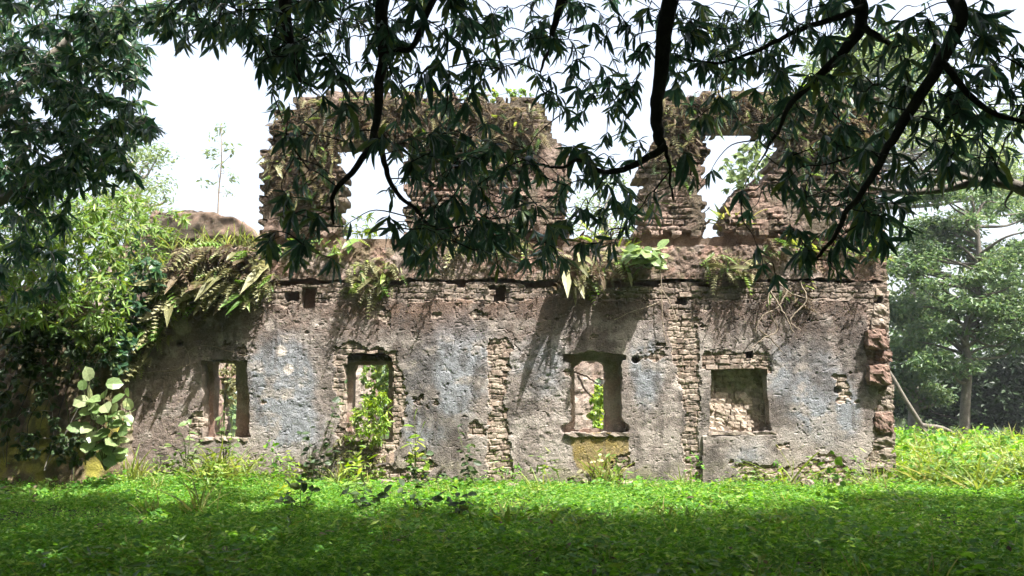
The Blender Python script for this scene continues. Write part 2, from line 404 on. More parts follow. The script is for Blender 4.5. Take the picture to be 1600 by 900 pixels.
def brick_rel(px, py, s, bw=18.0, bh=8.8):
    row = np.floor(py / bh); xo = px / bw + 0.5 * (row % 2) + 0.35 * _hash(row, row * 0, s); c = np.floor(xo)
    jx = np.minimum(xo - c, 1 - xo + c) * bw; fy = py / bh - row; jy = np.minimum(fy, 1 - fy) * bh
    hs = _hash(c, row, s + 3)
    return smooth(0.3, 1.6, np.minimum(jx, jy)) * (0.022 + 0.035 * hs) - 0.05 * (hs > 0.86)

def loss_mask(px, py):
    d1 = (fbm(px / 16, py / 16, 4, 50, 0.6) - 0.5) * 18; d2 = (fbm(px / 16, py / 16, 4, 60, 0.6) - 0.5) * 18
    m = np.zeros(px.shape, bool)
    for p in LOSSES: m |= inside(px + d1, py + d2, p)
    n = fbm(px / 60, py / 45, 5, 70, 0.6)
    m |= (n + 0.10 * smooth(690, 750, py) > 0.70)
    return m

def fac_h(px, py):
    L = loss_mask(px, py).astype(float)
    h = 0.045 * (1 - L)
    lump = fbm(px / 9, py / 7, 4, 80, 0.6) - 0.5
    rough = 0.3 + 0.9 * smooth(0.45, 0.6, fbm(px / 120, py / 110, 3, 85)) + 0.8 * blob(px, py, 850, 640, 90, 120)
    h = h + lump * (0.008 + 0.016 * rough * (1 - L) + 0.035 * L) + 0.5 * L * brick_rel(px + 7 * (fbm(px / 12, py / 12, 2, 201) - 0.5), py + 6 * (fbm(px / 14, py / 14, 2, 203) - 0.5), 9)
    h = h + 0.05 * (fbm(px / 90, py / 90, 2, 90) - 0.5)
    pit = fbm(px / 5, py / 4, 2, 95)
    h = h - 0.014 * smooth(0.70, 0.85, pit) * (1 - L)
    crack = np.abs(fbm(px / 45, py / 60, 4, 97, 0.55) - 0.5)
    h = h - 0.02 * (1 - smooth(0.0, 0.012, crack)) * smooth(0.5, 0.58, fbm(px / 150, py / 150, 2, 99))
    for x, y, r, dd in PITS: h = h - dd * smooth(1.25, 0.7, np.hypot(px - x, (py - y) * 1.1) / r + 0.3 * (fbm(px / 4, py / 4, 2, 12) - 0.5))
    # the heavier ledge left under two of the windows, and the one below the row of bricks
    h = h + 0.05 * inside(px, py, [(1096, 681), (1214, 679), (1212, 770), (1096, 770)])
    return h

def fac_c(px, py):
    n1 = fbm(px / 90, py / 80, 5, 101, 0.6); n2 = fbm(px / 25, py / 22, 5, 111, 0.6); n3 = fbm(px / 7, py / 7, 3, 121, 0.6); n4 = fbm(px / 45, py / 140, 4, 131, 0.6)
    c = np.zeros(px.shape + (3,)) + np.array([0.235, 0.195, 0.168])
    c = mixc(c, (0.32, 0.28, 0.25), smooth(0.45, 0.7, n2))
    b = 0
    for x, y, rx, ry, a in ((440, 590, 60, 85, 1.25), (470, 680, 60, 50, .6), (700, 590, 75, 95, .95), (725, 510, 45, 45, .6), (850, 570, 60, 90, .7), (1010, 570, 34, 90, 1.0), (1160, 715, 60, 40, .7), (1250, 590, 75, 100, .9), (1310, 650, 45, 60, .8), (655, 650, 40, 70, .8), (1130, 480, 40, 40, .4), (1225, 390, 30, 20, .3)):
        b = b + a * blob(px, py, x, y, rx, ry)
    bl = smooth(0.40, 0.75, b * (0.55 + 0.9 * n2))
    c = mixc(c, (0.215, 0.238, 0.265), bl * 0.85)
    c = mixc(c, (0.31, 0.325, 0.34), smooth(0.55, 0.75, n3 * 0.5 + n2 * 0.5) * bl * 0.7)
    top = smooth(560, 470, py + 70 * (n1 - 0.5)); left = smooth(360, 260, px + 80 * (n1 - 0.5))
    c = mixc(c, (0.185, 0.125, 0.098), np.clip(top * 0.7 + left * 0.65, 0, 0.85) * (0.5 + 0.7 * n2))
    grime = smooth(0.50, 0.68, n4 * 0.6 + n1 * 0.4 + 0.10 * blob(px, py, 640, 540, 50, 80) + 0.07 * blob(px, py, 1290, 560, 120, 60) + 0.1 * blob(px, py, 330, 520, 120, 50))
    c = mixc(c, (0.085, 0.07, 0.06), grime * 0.75)
    c = mixc(c, (0.13, 0.115, 0.10), smooth(0.56, 0.7, n2) * smooth(0.45, 0.6, n3) * 0.55)
    c = mixc(c, (0.36, 0.31, 0.265), smooth(0.52, 0.68, n2 + 0.16 * smooth(600, 720, py) * smooth(780, 850, px)) * 0.6)
    for x, y, r in ((425, 507, 11), (452, 577, 8), (440, 548, 9), (1290, 500, 10), (285, 510, 14), (492, 505, 8), (520, 500, 5), (446, 620, 6), (1060, 600, 10), (740, 480, 8), (372, 432, 8)):
        c = mixc(c, (0.56, 0.49, 0.43), smooth(1.15, 0.75, np.hypot(px - x, py - y) / r + 0.9 * (n2 - 0.5)) * 0.9)
    c = mixc(c, (0.42, 0.22, 0.11), 0.55 * blob(px, py, 770, 470, 90, 10) * (0.5 + n2) + 0.4 * blob(px, py, 620, 485, 90, 10))
    c = mixc(c, (0.25, 0.18, 0.035), np.clip(inside(px + 34 * (n1 - .5), py + 24 * (n2 - .5), [(882, 679), (982, 679), (980, 735), (935, 756), (896, 725)]) * (0.75 + 0.25 * smooth(0.36, 0.6, n2 + 0.25 * (n1 - 0.5))), 0, 0.95))
    c = mixc(c, (0.45, 0.31, 0.23), 0.8 * inside(px, py, [(585, 690), (616, 690), (616, 722), (588, 722)]))
    c = mixc(c, (0.16, 0.15, 0.06), smooth(0.5, 0.7, n2 + 0.25 * smooth(700, 755, py) - 0.15 * smooth(500, 900, px)) * smooth(690, 750, py) * 0.6)
    Lm = loss_mask(px, py)
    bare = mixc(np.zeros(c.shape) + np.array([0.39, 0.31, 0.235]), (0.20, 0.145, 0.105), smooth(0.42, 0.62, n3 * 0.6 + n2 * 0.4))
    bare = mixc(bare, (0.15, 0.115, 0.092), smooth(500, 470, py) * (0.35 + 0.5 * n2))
    c = np.where(Lm[..., None], bare, c)
    run = smooth(0.55, 0.72, fbm(px / 9, py / 110, 4, 151, 0.6)) * smooth(0.42, 0.6, fbm(px / 80, py / 60, 3, 155))
    c = mixc(c, (0.10, 0.082, 0.07), run * 0.6)
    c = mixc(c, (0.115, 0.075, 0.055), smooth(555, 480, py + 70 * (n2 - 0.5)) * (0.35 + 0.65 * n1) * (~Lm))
    soot = smooth(0.52, 0.64, fbm(px / 14, py / 30, 5, 141, 0.65) * 0.55 + n1 * 0.45)
    c = mixc(c, (0.075, 0.064, 0.056), soot * 0.6)
    lum = c.mean(-1, keepdims=True); c = lum + (c - lum) * 0.82
    return np.clip(0.86 * c * (0.70 + 0.6 * n3[..., None]), 0.01, 0.8)

FAC = [(183, 800), (188, 650), (205, 520), (250, 425), (285, 388), (412, 384), (413, 442), (1386, 442), (1391, 560), (1403, 800)]
SLOTS = [[(700, 441), (727, 441), (727, 449), (700, 449)], [(820, 441), (885, 441), (885, 449), (820, 449)], [(560, 441), (640, 441), (640, 446), (560, 446)], [(420, 441), (500, 441), (500, 446), (420, 446)], [(930, 441), (1030, 441), (1030, 448), (930, 448)], [(1088, 441), (1180, 441), (1180, 447), (1088, 447)]]
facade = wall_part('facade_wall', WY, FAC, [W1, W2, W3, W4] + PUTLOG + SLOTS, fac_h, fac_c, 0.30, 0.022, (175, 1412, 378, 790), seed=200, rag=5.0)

# inner leaf of the same wall, with its narrower openings (window frames once stood against it)
def plain_h(amp, sc=10.0, s=300):
    return lambda px, py: amp * (fbm(px / sc, py / sc, 4, s, 0.6) - 0.5) + amp * 1.5 * (fbm(px / 60, py / 60, 2, s + 5) - 0.5)
def plain_c(c1, c2, s=310, sc=30.0):
    def f(px, py):
        n = fbm(px / sc, py / sc, 5, s, 0.6); m = fbm(px / 6, py / 6, 3, s + 7)
        return np.clip(mixc(np.zeros(px.shape + (3,)) + np.array(c1), c2, smooth(0.35, 0.65, n)) * (0.75 + 0.5 * m[..., None]), 0.01, 0.8)
    return f
I1 = [(334, 566), (369, 566), (369, 684), (334, 684)]
I2 = [(551, 688), (552, 580), (556, 569), (604, 567), (607, 575), (607, 688)]
I3 = [(897, 671), (897, 572), (910, 565), (932, 563), (946, 570), (946, 671)]
wall_part('inner_wall', WY + 0.30, [(196, 800), (200, 600), (285, 398), (412, 390), (413, 420), (1384, 420), (1396, 800)], [I1, I2, I3],
          plain_h(0.03), plain_c((0.24, 0.16, 0.125), (0.29, 0.235, 0.195)), 0.32, 0.035, (190, 1400, 386, 790), seed=220, rag=2.5)

# band between the storeys
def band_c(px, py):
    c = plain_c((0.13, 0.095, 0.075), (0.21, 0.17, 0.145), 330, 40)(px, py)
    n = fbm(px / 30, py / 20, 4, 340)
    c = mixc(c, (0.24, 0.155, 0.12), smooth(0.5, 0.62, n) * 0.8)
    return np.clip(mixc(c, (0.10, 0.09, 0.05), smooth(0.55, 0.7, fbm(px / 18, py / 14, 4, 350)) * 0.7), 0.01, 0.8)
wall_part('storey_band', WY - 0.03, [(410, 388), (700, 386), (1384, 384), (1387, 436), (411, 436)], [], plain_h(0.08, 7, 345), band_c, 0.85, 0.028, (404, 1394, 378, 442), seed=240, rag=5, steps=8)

# upper storey: two blocks
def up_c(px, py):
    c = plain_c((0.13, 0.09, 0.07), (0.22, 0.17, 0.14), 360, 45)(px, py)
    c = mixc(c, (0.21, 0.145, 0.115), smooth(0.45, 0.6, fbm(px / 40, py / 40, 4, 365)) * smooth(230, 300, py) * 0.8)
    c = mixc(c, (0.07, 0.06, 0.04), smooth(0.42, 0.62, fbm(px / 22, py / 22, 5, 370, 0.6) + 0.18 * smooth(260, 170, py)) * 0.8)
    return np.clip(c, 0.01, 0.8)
def up_h(sd):
    def f(px, py):
        m = smooth(0.44, 0.56, fbm(px / 40, py / 40, 4, sd, 0.6))
        return m * brick_rel(px, py, sd) * 1.4 + (1 - m) * 0.035 + (0.05 + 0.05 * m) * (fbm(px / 7, py / 6, 4, sd + 3, 0.65) - 0.5) + 0.12 * (fbm(px / 50, py / 50, 2, sd + 5) - 0.5)
    return f
UPY = WY + 0.12
UL = [(412, 366), (408, 300), (412, 238), (428, 208), (432, 178), (470, 154), (560, 146), (680, 148), (760, 156), (838, 160), (856, 178), (858, 213), (884, 230), (888, 366)]
UR = [(1000, 366), (1003, 252), (1030, 236), (1037, 150), (1200, 144), (1290, 146), (1368, 156), (1376, 250), (1379, 366)]
O1 = [(531, 225), (640, 222), (642, 380), (528, 380)]
O2 = [(1097, 201), (1205, 199), (1224, 216), (1196, 276), (1160, 300), (1135, 316), (1131, 380), (1099, 380)]
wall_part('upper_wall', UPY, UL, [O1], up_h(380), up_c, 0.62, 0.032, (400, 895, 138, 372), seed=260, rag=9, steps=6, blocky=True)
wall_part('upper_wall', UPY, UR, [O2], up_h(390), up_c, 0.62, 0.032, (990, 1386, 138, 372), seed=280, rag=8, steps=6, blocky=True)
# the recessed slot the upper blocks stand on (where floor timbers rotted away)
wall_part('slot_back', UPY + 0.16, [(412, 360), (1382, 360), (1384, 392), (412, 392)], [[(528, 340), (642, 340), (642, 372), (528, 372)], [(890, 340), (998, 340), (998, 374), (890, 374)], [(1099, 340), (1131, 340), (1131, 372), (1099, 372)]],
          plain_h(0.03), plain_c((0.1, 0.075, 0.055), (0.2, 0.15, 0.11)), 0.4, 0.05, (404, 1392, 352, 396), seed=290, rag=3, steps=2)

# timber lintels
def beam(a, b, h, d, seed):
    a = np.array(a); b = np.array(b); n = 14; V = []
    for k in range(n):
        c = a + (b - a) * k / (n - 1); j = lambda: random.uniform(-0.018, 0.018)
        V += [c + (0, -d / 2 + j(), -h / 2 + j()), c + (0, d / 2 + j(), -h / 2 + j()), c + (0, d / 2 + j(), h / 2 + j()), c + (0, -d / 2 + j(), h / 2 + j())]
    Fq = [(4 * k + i, 4 * k + (i + 1) % 4, 4 * k + 4 + (i + 1) % 4, 4 * k + 4 + i) for k in range(n - 1) for i in range(4)] + [(3, 2, 1, 0), (4 * n - 4, 4 * n - 3, 4 * n - 2, 4 * n - 1)]
    return np.array(V), np.array(Fq)
for (x0, x1, yy, Y, h, d) in ((524, 648, 219, UPY + 0.2, 0.16, 0.5), (1088, 1226, 195, UPY + 0.2, 0.14, 0.5), (546, 612, 560, WY + 0.2, 0.10, 0.18), (312, 394, 562, WY + 0.15, 0.05, 0.26)):
    V, Fq = beam(P(x0, yy, Y), P(x1, yy, Y), h, d, 1)
    part('lintel', make_mesh('lintel', V - ORG[house], [Fq]), M_TIMBER, house)

# bricks and stones, one object each -----------------------------------------------------------
def stone_mesh(name, seed, jit, cuts=1, mat=None):
    r = random.Random(seed); bm = bmesh.new(); bmesh.ops.create_cube(bm, size=1.0)
    if cuts > 1:
        bmesh.ops.subdivide_edges(bm, edges=bm.edges[:], cuts=cuts - 1, use_grid_fill=True)
        for v in bm.verts:
            sph = v.co.normalized() * 0.62; v.co = v.co.lerp(sph, 0.32)
            q = v.co.copy(); o3 = Vector((seed * 3.1, seed * 1.7, 0)); nv = mnoise.noise(q * 2.1 + o3) * 0.16 + mnoise.noise(q * 5.0 + o3) * 0.08 + mnoise.noise(q * 11.0 + o3) * 0.035
            v.co *= 1 + nv
        jit *= 0.3
    else: bmesh.ops.bevel(bm, geom=bm.edges[:], offset=0.12, segments=1, affect='EDGES', profile=0.6)
    for v in bm.verts: v.co += Vector((r.uniform(-jit, jit), r.uniform(-jit, jit), r.uniform(-jit, jit)))
    me = bpy.data.meshes.new(name); bm.to_mesh(me); bm.free()
    if mat: me.materials.append(mat)
    return me
BRICKS = [stone_mesh('brick', k, 0.06, mat=M_BRICK) for k in range(7)]
RUBBLE = [stone_mesh('stone', 40 + k, 0.1, 3, mat=M_RUBBLE) for k in range(7)]
REDS = [stone_mesh('corner_stone', 80 + k, 0.03, 9, mat=M_REDSTONE) for k in range(4)]
GREYS = [stone_mesh('corner_stone', 90 + k, 0.03, 9, mat=M_GREYSTONE) for k in range(4)]
def stone(name, px, py, wpx, hpx, depth, proud, meshes, rot=0.05, Y=WY):
    """a stone whose front face stands `proud` metres in front of Y"""
    p = P(px, py, Y - proud); s = 1 / 80.5
    p[1] = Y - proud + depth / 2
    M = Matrix.Translation(Vector(p)) @ Matrix.Rotation(random.uniform(-rot, rot), 4, 'Y') @ Matrix.Rotation(random.uniform(-rot, rot), 4, 'Z') @ Matrix.Diagonal((wpx * s, depth, hpx * s, 1))
    return part(name, random.choice(meshes), None, facade, M)
def courses(x0, x1, y0, y1, bw, bh, proud=(-0.01, 0.035), skip=0.1, avoid=()):
    y = y0 + bh / 2; k = 0
    while y < y1:
        x = x0 + random.uniform(0, bw * 0.6) * (k % 2 + 0.2)
        while x < x1:
            ww = bw * random.uniform(0.7, 1.25)
            if random.random() > skip and not any(a <= x <= b and c <= y <= d for a, b, c, d in avoid) and x + ww * 0.5 < x1 + 4:
                stone('brick', x + ww / 2, y + random.uniform(-0.7, 0.7), ww * 0.93, bh * 0.88, 0.16, random.uniform(*proud), BRICKS, 0.04)
            x += ww
        y += bh; k += 1
AV = [(443, 494, 446, 484), (762, 792, 444, 474), (1053, 1075, 462, 480), (1360, 1382, 460, 480), (698, 729, 440, 451), (815, 888, 440, 451), (930, 1032, 440, 449)]
courses(414, 442, 446, 476, 18, 9.5, avoid=AV); courses(494, 540, 449, 478, 18, 9.5, skip=0.2, avoid=AV)
courses(642, 762, 444, 470, 19, 8.7, skip=0.12, avoid=AV); courses(800, 880, 451, 467, 19, 8, skip=0.3, avoid=AV)
courses(1040, 1096, 446, 474, 18, 9, skip=0.15, avoid=AV); courses(1330, 1386, 444, 472, 19, 9, skip=0.15, avoid=AV)
courses(1101, 1200, 551, 577, 19, 8.8, (0.0, 0.05), skip=0.05, avoid=[(1162, 1178, 548, 562)])
courses(766, 793, 540, 752, 16, 9.6, (-0.03, 0.035), skip=0.22)
courses(1050, 1088, 480, 545, 18, 9.6, (-0.03, 0.03), skip=0.3); courses(1068, 1091, 548, 752, 17, 9.8, (-0.03, 0.03), skip=0.25)
courses(612, 626, 562, 690, 10, 9, (-0.03, 0.02), skip=0.45); courses(522, 536, 560, 690, 11, 10, (-0.03, 0.03), skip=0.4)
# blocked window: rough stones laid in the recess, the lower ones loose and proud
y = 577.0
while y < 674:
    x = 1108.0
    while x < 1204:
        ww = random.uniform(7, 15); low = smooth(628, 660, y + 0.5 * (1160 - x)) if x < 1172 else 0.0
        stone('stone', x + ww / 2, y + 5.5, ww * 1.12, random.uniform(9.5, 12.5), 0.24, -0.28 + 0.16 * float(low) + random.uniform(-0.02, 0.05), RUBBLE, 0.2)
        x += ww
    y += 9.0
V, Fq, C = masonry(WY + 0.33, [(1090, 560), (1220, 560), (1220, 690), (1090, 690)], [], plain_h(0.02), plain_c((0.2, 0.16, 0.12), (0.34, 0.27, 0.2)), 0.2, 0.05, (1085, 1225, 555, 695), seed=5, rag=0, steps=1)
part('blocked_window', make_mesh('blocked_window', V - ORG[house], [Fq], col=C), M_PLASTER, house)
# corner stones and the two projecting corbels at the broken end
for (px, py, wp, hp, pr, ms) in ((1378, 484, 24, 22, 0.03, GREYS), (1376, 506, 28, 22, 0.05, GREYS), (1373, 530, 32, 32, 0.22, REDS), (1382, 556, 28, 18, 0.05, REDS), (1377, 586, 34, 32, 0.24, REDS), (1384, 612, 28, 22, 0.03, GREYS),
                                (1384, 634, 28, 20, 0.02, GREYS), (1384, 660, 30, 32, 0.10, REDS), (1382, 688, 36, 20, 0.04, GREYS), (1380, 710, 40, 20, 0.02, GREYS), (1374, 732, 50, 22, 0.03, GREYS), (1386, 754, 34, 26, 0.05, GREYS), (1376, 455, 22, 16, 0.02, BRICKS)):
    stone('corner_stone', px, py, wp, hp, pr + 0.45, pr, ms, 0.05)
for (px_, py_, wp, hp, where) in ((1262, 752, 26, 16, 'just past the blocked window'), (1305, 748, 40, 20, 'midway to the broken corner, the largest one'), (1338, 756, 22, 14, 'nearest the broken corner'), (800, 756, 20, 12, 'below the strip of bare bricks'),
                                 (604, 752, 22, 13, 'under the bush-filled window'), (1120, 757, 18, 11, 'under the blocked window'), (980, 756, 20, 12, 'beside the yellow moss patch')):
    Yf = WY - 0.35 - random.random() * 0.3; pf = P(px_, py_, Yf); s_ = 1 / 80.5
    fs = single('fallen_stone', random.choice(GREYS).copy(), M_GREYSTONE, 'weathered fallen stone at the wall foot ' + where, 'stone', group='fallen stones at the wall foot', loc=(pf[0], Yf, float(gz(pf[0], Yf)) + 0.05))
    fs.scale = (wp * s_, 0.25, hp * s_ * 1.3); fs.rotation_euler = (0, random.uniform(-.2, .2), random.uniform(0, 6))
# sills
for (x0, x1, yy, pr) in ((316, 391, 686, 0.0), (881, 983, 679, 0.02), (1104, 1210, 677, 0.02)):
    V, Fq = beam(P(x0, yy, WY + 0.08), P(x1, yy, WY + 0.08), 0.055, 0.30 + pr, 2)
    part('sill', make_mesh('sill', V - ORG[house], [Fq]), M_GREYSTONE, house)

# rear wall of the house, seen through the openings and over the fallen corner
RY = 22.0
RW = [(40, 800), (60, 560), (150, 420), (232, 352), (240, 330), (300, 330), (345, 338), (392, 352), (398, 420), (560, 440), (760, 430), (900, 452), (1000, 470), (1090, 520), (1100, 800)]
RH = [[(926, 590), (960, 596), (962, 720), (926, 720)], [(585, 560), (640, 570), (640, 720), (585, 720)], [(345, 590), (375, 590), (375, 700), (345, 700)]]
wall_part('rear_wall', RY, RW, RH, plain_h(0.14, 14, 400), plain_c((0.22, 0.15, 0.12), (0.31, 0.26, 0.22), 405, 50), 0.6, 0.06, (30, 1110, 320, 780), seed=410, rag=8, steps=3)
V, Fq, C = masonry(RY - 0.6, [(222, 345), (250, 330), (330, 330), (395, 352), (398, 372), (222, 372)], [], plain_h(0.2, 14, 420), plain_c((0.06, 0.05, 0.035), (0.17, 0.12, 0.09), 425, 20), 1.2, 0.06, (215, 402, 322, 378), seed=430, rag=6, steps=2)
part('rear_wall_coping', make_mesh('rear_wall_coping', V - ORG[house], [Fq], col=C, flat=False), M_PLASTER, house)

# mossy stub of wall that comes forward at the overgrown end
def moss_c(px, py):
    c = plain_c((0.07, 0.05, 0.035), (0.15, 0.115, 0.07), 440, 30)(px, py)
    c = mixc(c, (0.25, 0.23, 0.045), smooth(0.46, 0.60, fbm(px / 28, py / 50, 5, 445)) * smooth(560, 680, py) * 0.9)
    return np.clip(mixc(c, (0.05, 0.05, 0.02), smooth(0.5, 0.65, fbm(px / 15, py / 15, 4, 450)) * 0.7), 0.005, 0.8)
SY = 15.9
stub = root('mossy_wall', (-9.0, SY, 0.0), 'dark mossy sloping stub of wall under the drooping ferns', 'wall')
V, Fq, C = masonry(SY, [(-90, 820), (-90, 430), (40, 440), (120, 470), (172, 520), (184, 640), (180, 820)], [], plain_h(0.14, 16, 460), moss_c, 0.75, 0.04, (-90, 200, 425, 790), seed=470, rag=5, steps=6, lean=-0.16)
part('wall', make_mesh('wall', V - ORG[stub], [Fq], col=C, flat=False), M_PLASTER, stub)

for k in range(11):
    x0 = 20 + k * 15 + random.uniform(-6, 6); A = Acc(); y0 = 500 + random.uniform(-20, 20) + max(0, k - 7) * 12
    ptsr = [P(x0 + random.uniform(-14, 14) - 12 * j, y0 + j * 55, SY + 0.16 * (3.4 - j * 0.65) - 0.16 - random.uniform(0, 0.05)) for j in range(5)]
    c = curve(ptsr, 6); A.add(*tube(c, np.linspace(0.014, 0.006, len(c)) * random.uniform(0.6, 1.3), 5))
    part('root', A.mesh('root', ORG[stub], flat=False), M_BARK if k % 2 else M_STEM, stub)

# ------------------------------------------------------------------ vegetation builders
def ups(n, j=0.6): return np.array([0, -0.25, 1.0]) + rng.normal(0, j, (n, 3))

def leaf_children(rt, shape, key, mat, pos, D, scale, name='leaf', upj=0.5, U=None, cap=300, parent=None):
    n = len(pos); R = frames(D, ups(n, upj) if U is None else U)
    for i in range(min(n, cap)):
        part(name, shared(key, shape, mat), None, parent or rt, mat4(R[i], pos[i], scale[i]))
    if n > cap:
        V, Ft, t = join_leaves(shape, pos[cap:], R[cap:], scale[cap:])
        part('foliage', make_mesh('foliage', V - ORG[rt], [Ft], t), mat, rt, kind='stuff')

def fern(label, poly, Y, n, size, mat, down=0.6, out=0.8, frac_dry=0.0, cap=300, name='hanging_fern', group=None, cat='fern'):
    """clump of drooping fronds rooted on a wall face inside a polygon"""
    xs = [p[0] for p in poly]; ys = [p[1] for p in poly]; pts = []
    while len(pts) < n:
        x = rng.uniform(min(xs), max(xs)); y = rng.uniform(min(ys), max(ys))
        if inside(np.array(x), np.array(y), poly): pts.append(P(x, y, Y + rng.uniform(-0.05, 0.12)))
    pts = np.array(pts); c = pts.mean(0); c[1] = Y
    rt = root(name, tuple(c), label, cat, group)
    D = np.stack([rng.normal(0, 0.45, n), -out * rng.uniform(0.5, 1.3, n), -down * rng.uniform(-0.4, 1.4, n)], -1)
    U = np.array([0, -0.5, 1.0]) + rng.normal(0, 0.35, (n, 3))
    lg = rng.random(n) < (0.14 if out > 0.75 else 0.0); nlg = int(lg.sum())      # extra fronds straight out from the wall, added to cast shadow streaks
    D[lg] = np.stack([rng.normal(0, 0.3, nlg), np.full(nlg, -1.0), rng.normal(0.0, 0.2, nlg)], -1); U[lg] = np.array([0, 0, 1.0]) + rng.normal(0, 0.5, (nlg, 3))
    sc = size * rng.uniform(0.40, 1.10, n) * np.where(lg, 1.9, 1.0) * np.where(rng.random(n) < 0.10, 1.3, 1.0); R = frames(D, U)
    for i in range(min(n, cap)):
        k = int(rng.choice(4, p=(0.38, 0.14, 0.38, 0.10))); mm = L_FERNDRY if rng.random() < frac_dry else (L_SHRUB if rng.random() < 0.26 else mat)
        part('frond', shared('frond_%d' % k, FRONDS[k], mm), None, rt, mat4(R[i], pts[i], sc[i]))
    if n > cap:
        V, Ft, t = join_leaves(FRONDS[0], pts[cap:], R[cap:], sc[cap:]); part('frond_mass', make_mesh('frond_mass', V - ORG[rt], [Ft], t), L_FERNDRY if frac_dry > 0.5 else mat, rt, kind='stuff')
    return rt

def stems_plant(name, label, cat, base, stems, shape, key, mat, size, per, stem_mat=None, r0=0.008, droop=0.3, group=None, leaf_name='leaf', upj=0.5, spread=1.0, face=None):
    """plant of leaning stems with separate leaves; stems: lists of points in the place"""
    rt = root(name, tuple(base), label, cat, group); A = Acc(); pos = []; D = []
    for s in stems:
        c = curve(s, 6); A.add(*tube(c, np.linspace(r0, r0 * 0.35, len(c)), 5))
        for k in range(per):
            t = 0.25 + 0.75 * (k + rng.random() * 0.7) / per; i = min(len(c) - 1, int(t * (len(c) - 1)))
            a = 2.4 * k + rng.uniform(-0.5, 0.5)
            pos.append(c[i]); D.append((math.cos(a) * spread, math.sin(a) * spread, rng.uniform(-droop, 0.35)))
        pos.append(c[-1]); D.append(c[-1] - c[-3] + rng.normal(0, 0.2, 3))
    part('stem', A.mesh('stem', ORG[rt], flat=False), stem_mat or M_STEM, rt)
    n = len(pos); leaf_children(rt, shape, key, mat, np.array(pos), unit(np.array(D)), size * rng.uniform(0.6, 1.2, n), leaf_name, upj, U=None if face is None else np.array(face) + rng.normal(0, upj, (n, 3)))
    return rt

# ------------------------------------------------------------------ mango tree whose limbs hang into the view
def whorl(pos, d, n, size, sag):
    """leaves round the end of a twig"""
    d = unit(d); a = np.arange(n) * 2.399 + rng.uniform(0, 6); ref = np.array([0.2, 0.3, 0.93]) if abs(d[2]) < 0.8 else np.array([1, 0.2, 0.1])
    A = unit(np.cross(d, ref)); B = np.cross(d, A); k = rng.uniform(0.5, 1.1, n)[:, None]
    rad = np.cos(a)[:, None] * A + np.sin(a)[:, None] * B
    D = unit(rad * k + d * rng.uniform(0.15, 0.8, n)[:, None] + np.array([0, 0, -1.0]) * sag * rng.uniform(0.5, 1.5, n)[:, None])
    U = rad * -0.5 + np.array([0, 0, 1.0]) + d * 0.3 + rng.normal(0, 0.25, (n, 3))
    ps = pos - d * rng.uniform(0, 0.09, n)[:, None]
    return ps, D, U, size * rng.uniform(0.7, 1.2) * rng.uniform(0.5, 1.2, n)

def sample_ellipses(ells):
    out = []
    for cx, cy, rx, ry, n, y0, y1 in ells:
        for _ in range(n):
            a = rng.uniform(0, 2 * math.pi); r = math.sqrt(rng.random()) * 1.05
            out.append(P(cx + rx * r * math.cos(a), cy + ry * r * math.sin(a), rng.uniform(y0, y1)))
    return np.array(out)

def limb_tree(rt, limbs, tips, bark, leafmat, leaf, nleaf, sag, twig_r=0.006, key='leaf'):
    """limbs: (points, r0, r1); every tip is joined by a twig to the nearest wood"""
    nodes = []; owner = []; accs = []
    for pts, r0, r1 in limbs:
        c = curve(pts, 9); c = c + (np.stack([fbm(np.arange(len(c)) / 4.0, np.full(len(c), 3.3 * q + len(accs)), 2, 77) for q in range(3)], -1) - 0.5) * 0.06 * np.linspace(0.3, 1, len(c))[:, None]
        A = Acc(); A.add(*tube(c, np.linspace(r0, r1, len(c)), 9)); accs.append(A)
        nodes += list(c); owner += [len(accs) - 1] * len(c)
    nodes = np.array(nodes); owner = np.array(owner)
    d0 = np.array([np.min(np.linalg.norm(nodes - t, axis=1)) for t in tips]); order = np.argsort(d0)
    LP, LD, LU, LS, LO = [], [], [], [], []
    for i in order:
        t = tips[i]; pen = np.linalg.norm(nodes - t, axis=1) + 0.6 * np.maximum(0, t[2] - nodes[:, 2])
        j = int(np.argmin(pen)); a = nodes[j]; L = np.linalg.norm(t - a)
        m = a + (t - a) * 0.5 + np.array([0, 0, 0.12 * L]) + rng.normal(0, 0.06 * L + 0.005, 3)
        q1 = a + (t - a) * 0.78 + np.array([0, 0, 0.06 * L]) + rng.normal(0, 0.03 * L, 3)
        c = curve([a, m, q1, t], 4); r = twig_r * (1 + 0.9 * min(L, 1.5)); o = owner[j]
        accs[o].add(*tube(c, np.linspace(r, twig_r * 0.55, len(c)), 5))
        nodes = np.vstack([nodes, c[3:]]); owner = np.concatenate([owner, np.full(len(c) - 3, o)])
        ps, D, U, S = whorl(t, c[-1] - c[-3], int(rng.integers(nleaf[0], nleaf[1])), leaf, sag)
        LP.append(ps); LD.append(D); LU.append(U); LS.append(S)
    for A in accs: part('limb', A.mesh('limb', ORG[rt], flat=False), bark, rt)
    return np.concatenate(LP), np.concatenate(LD), np.concatenate(LU), np.concatenate(LS)

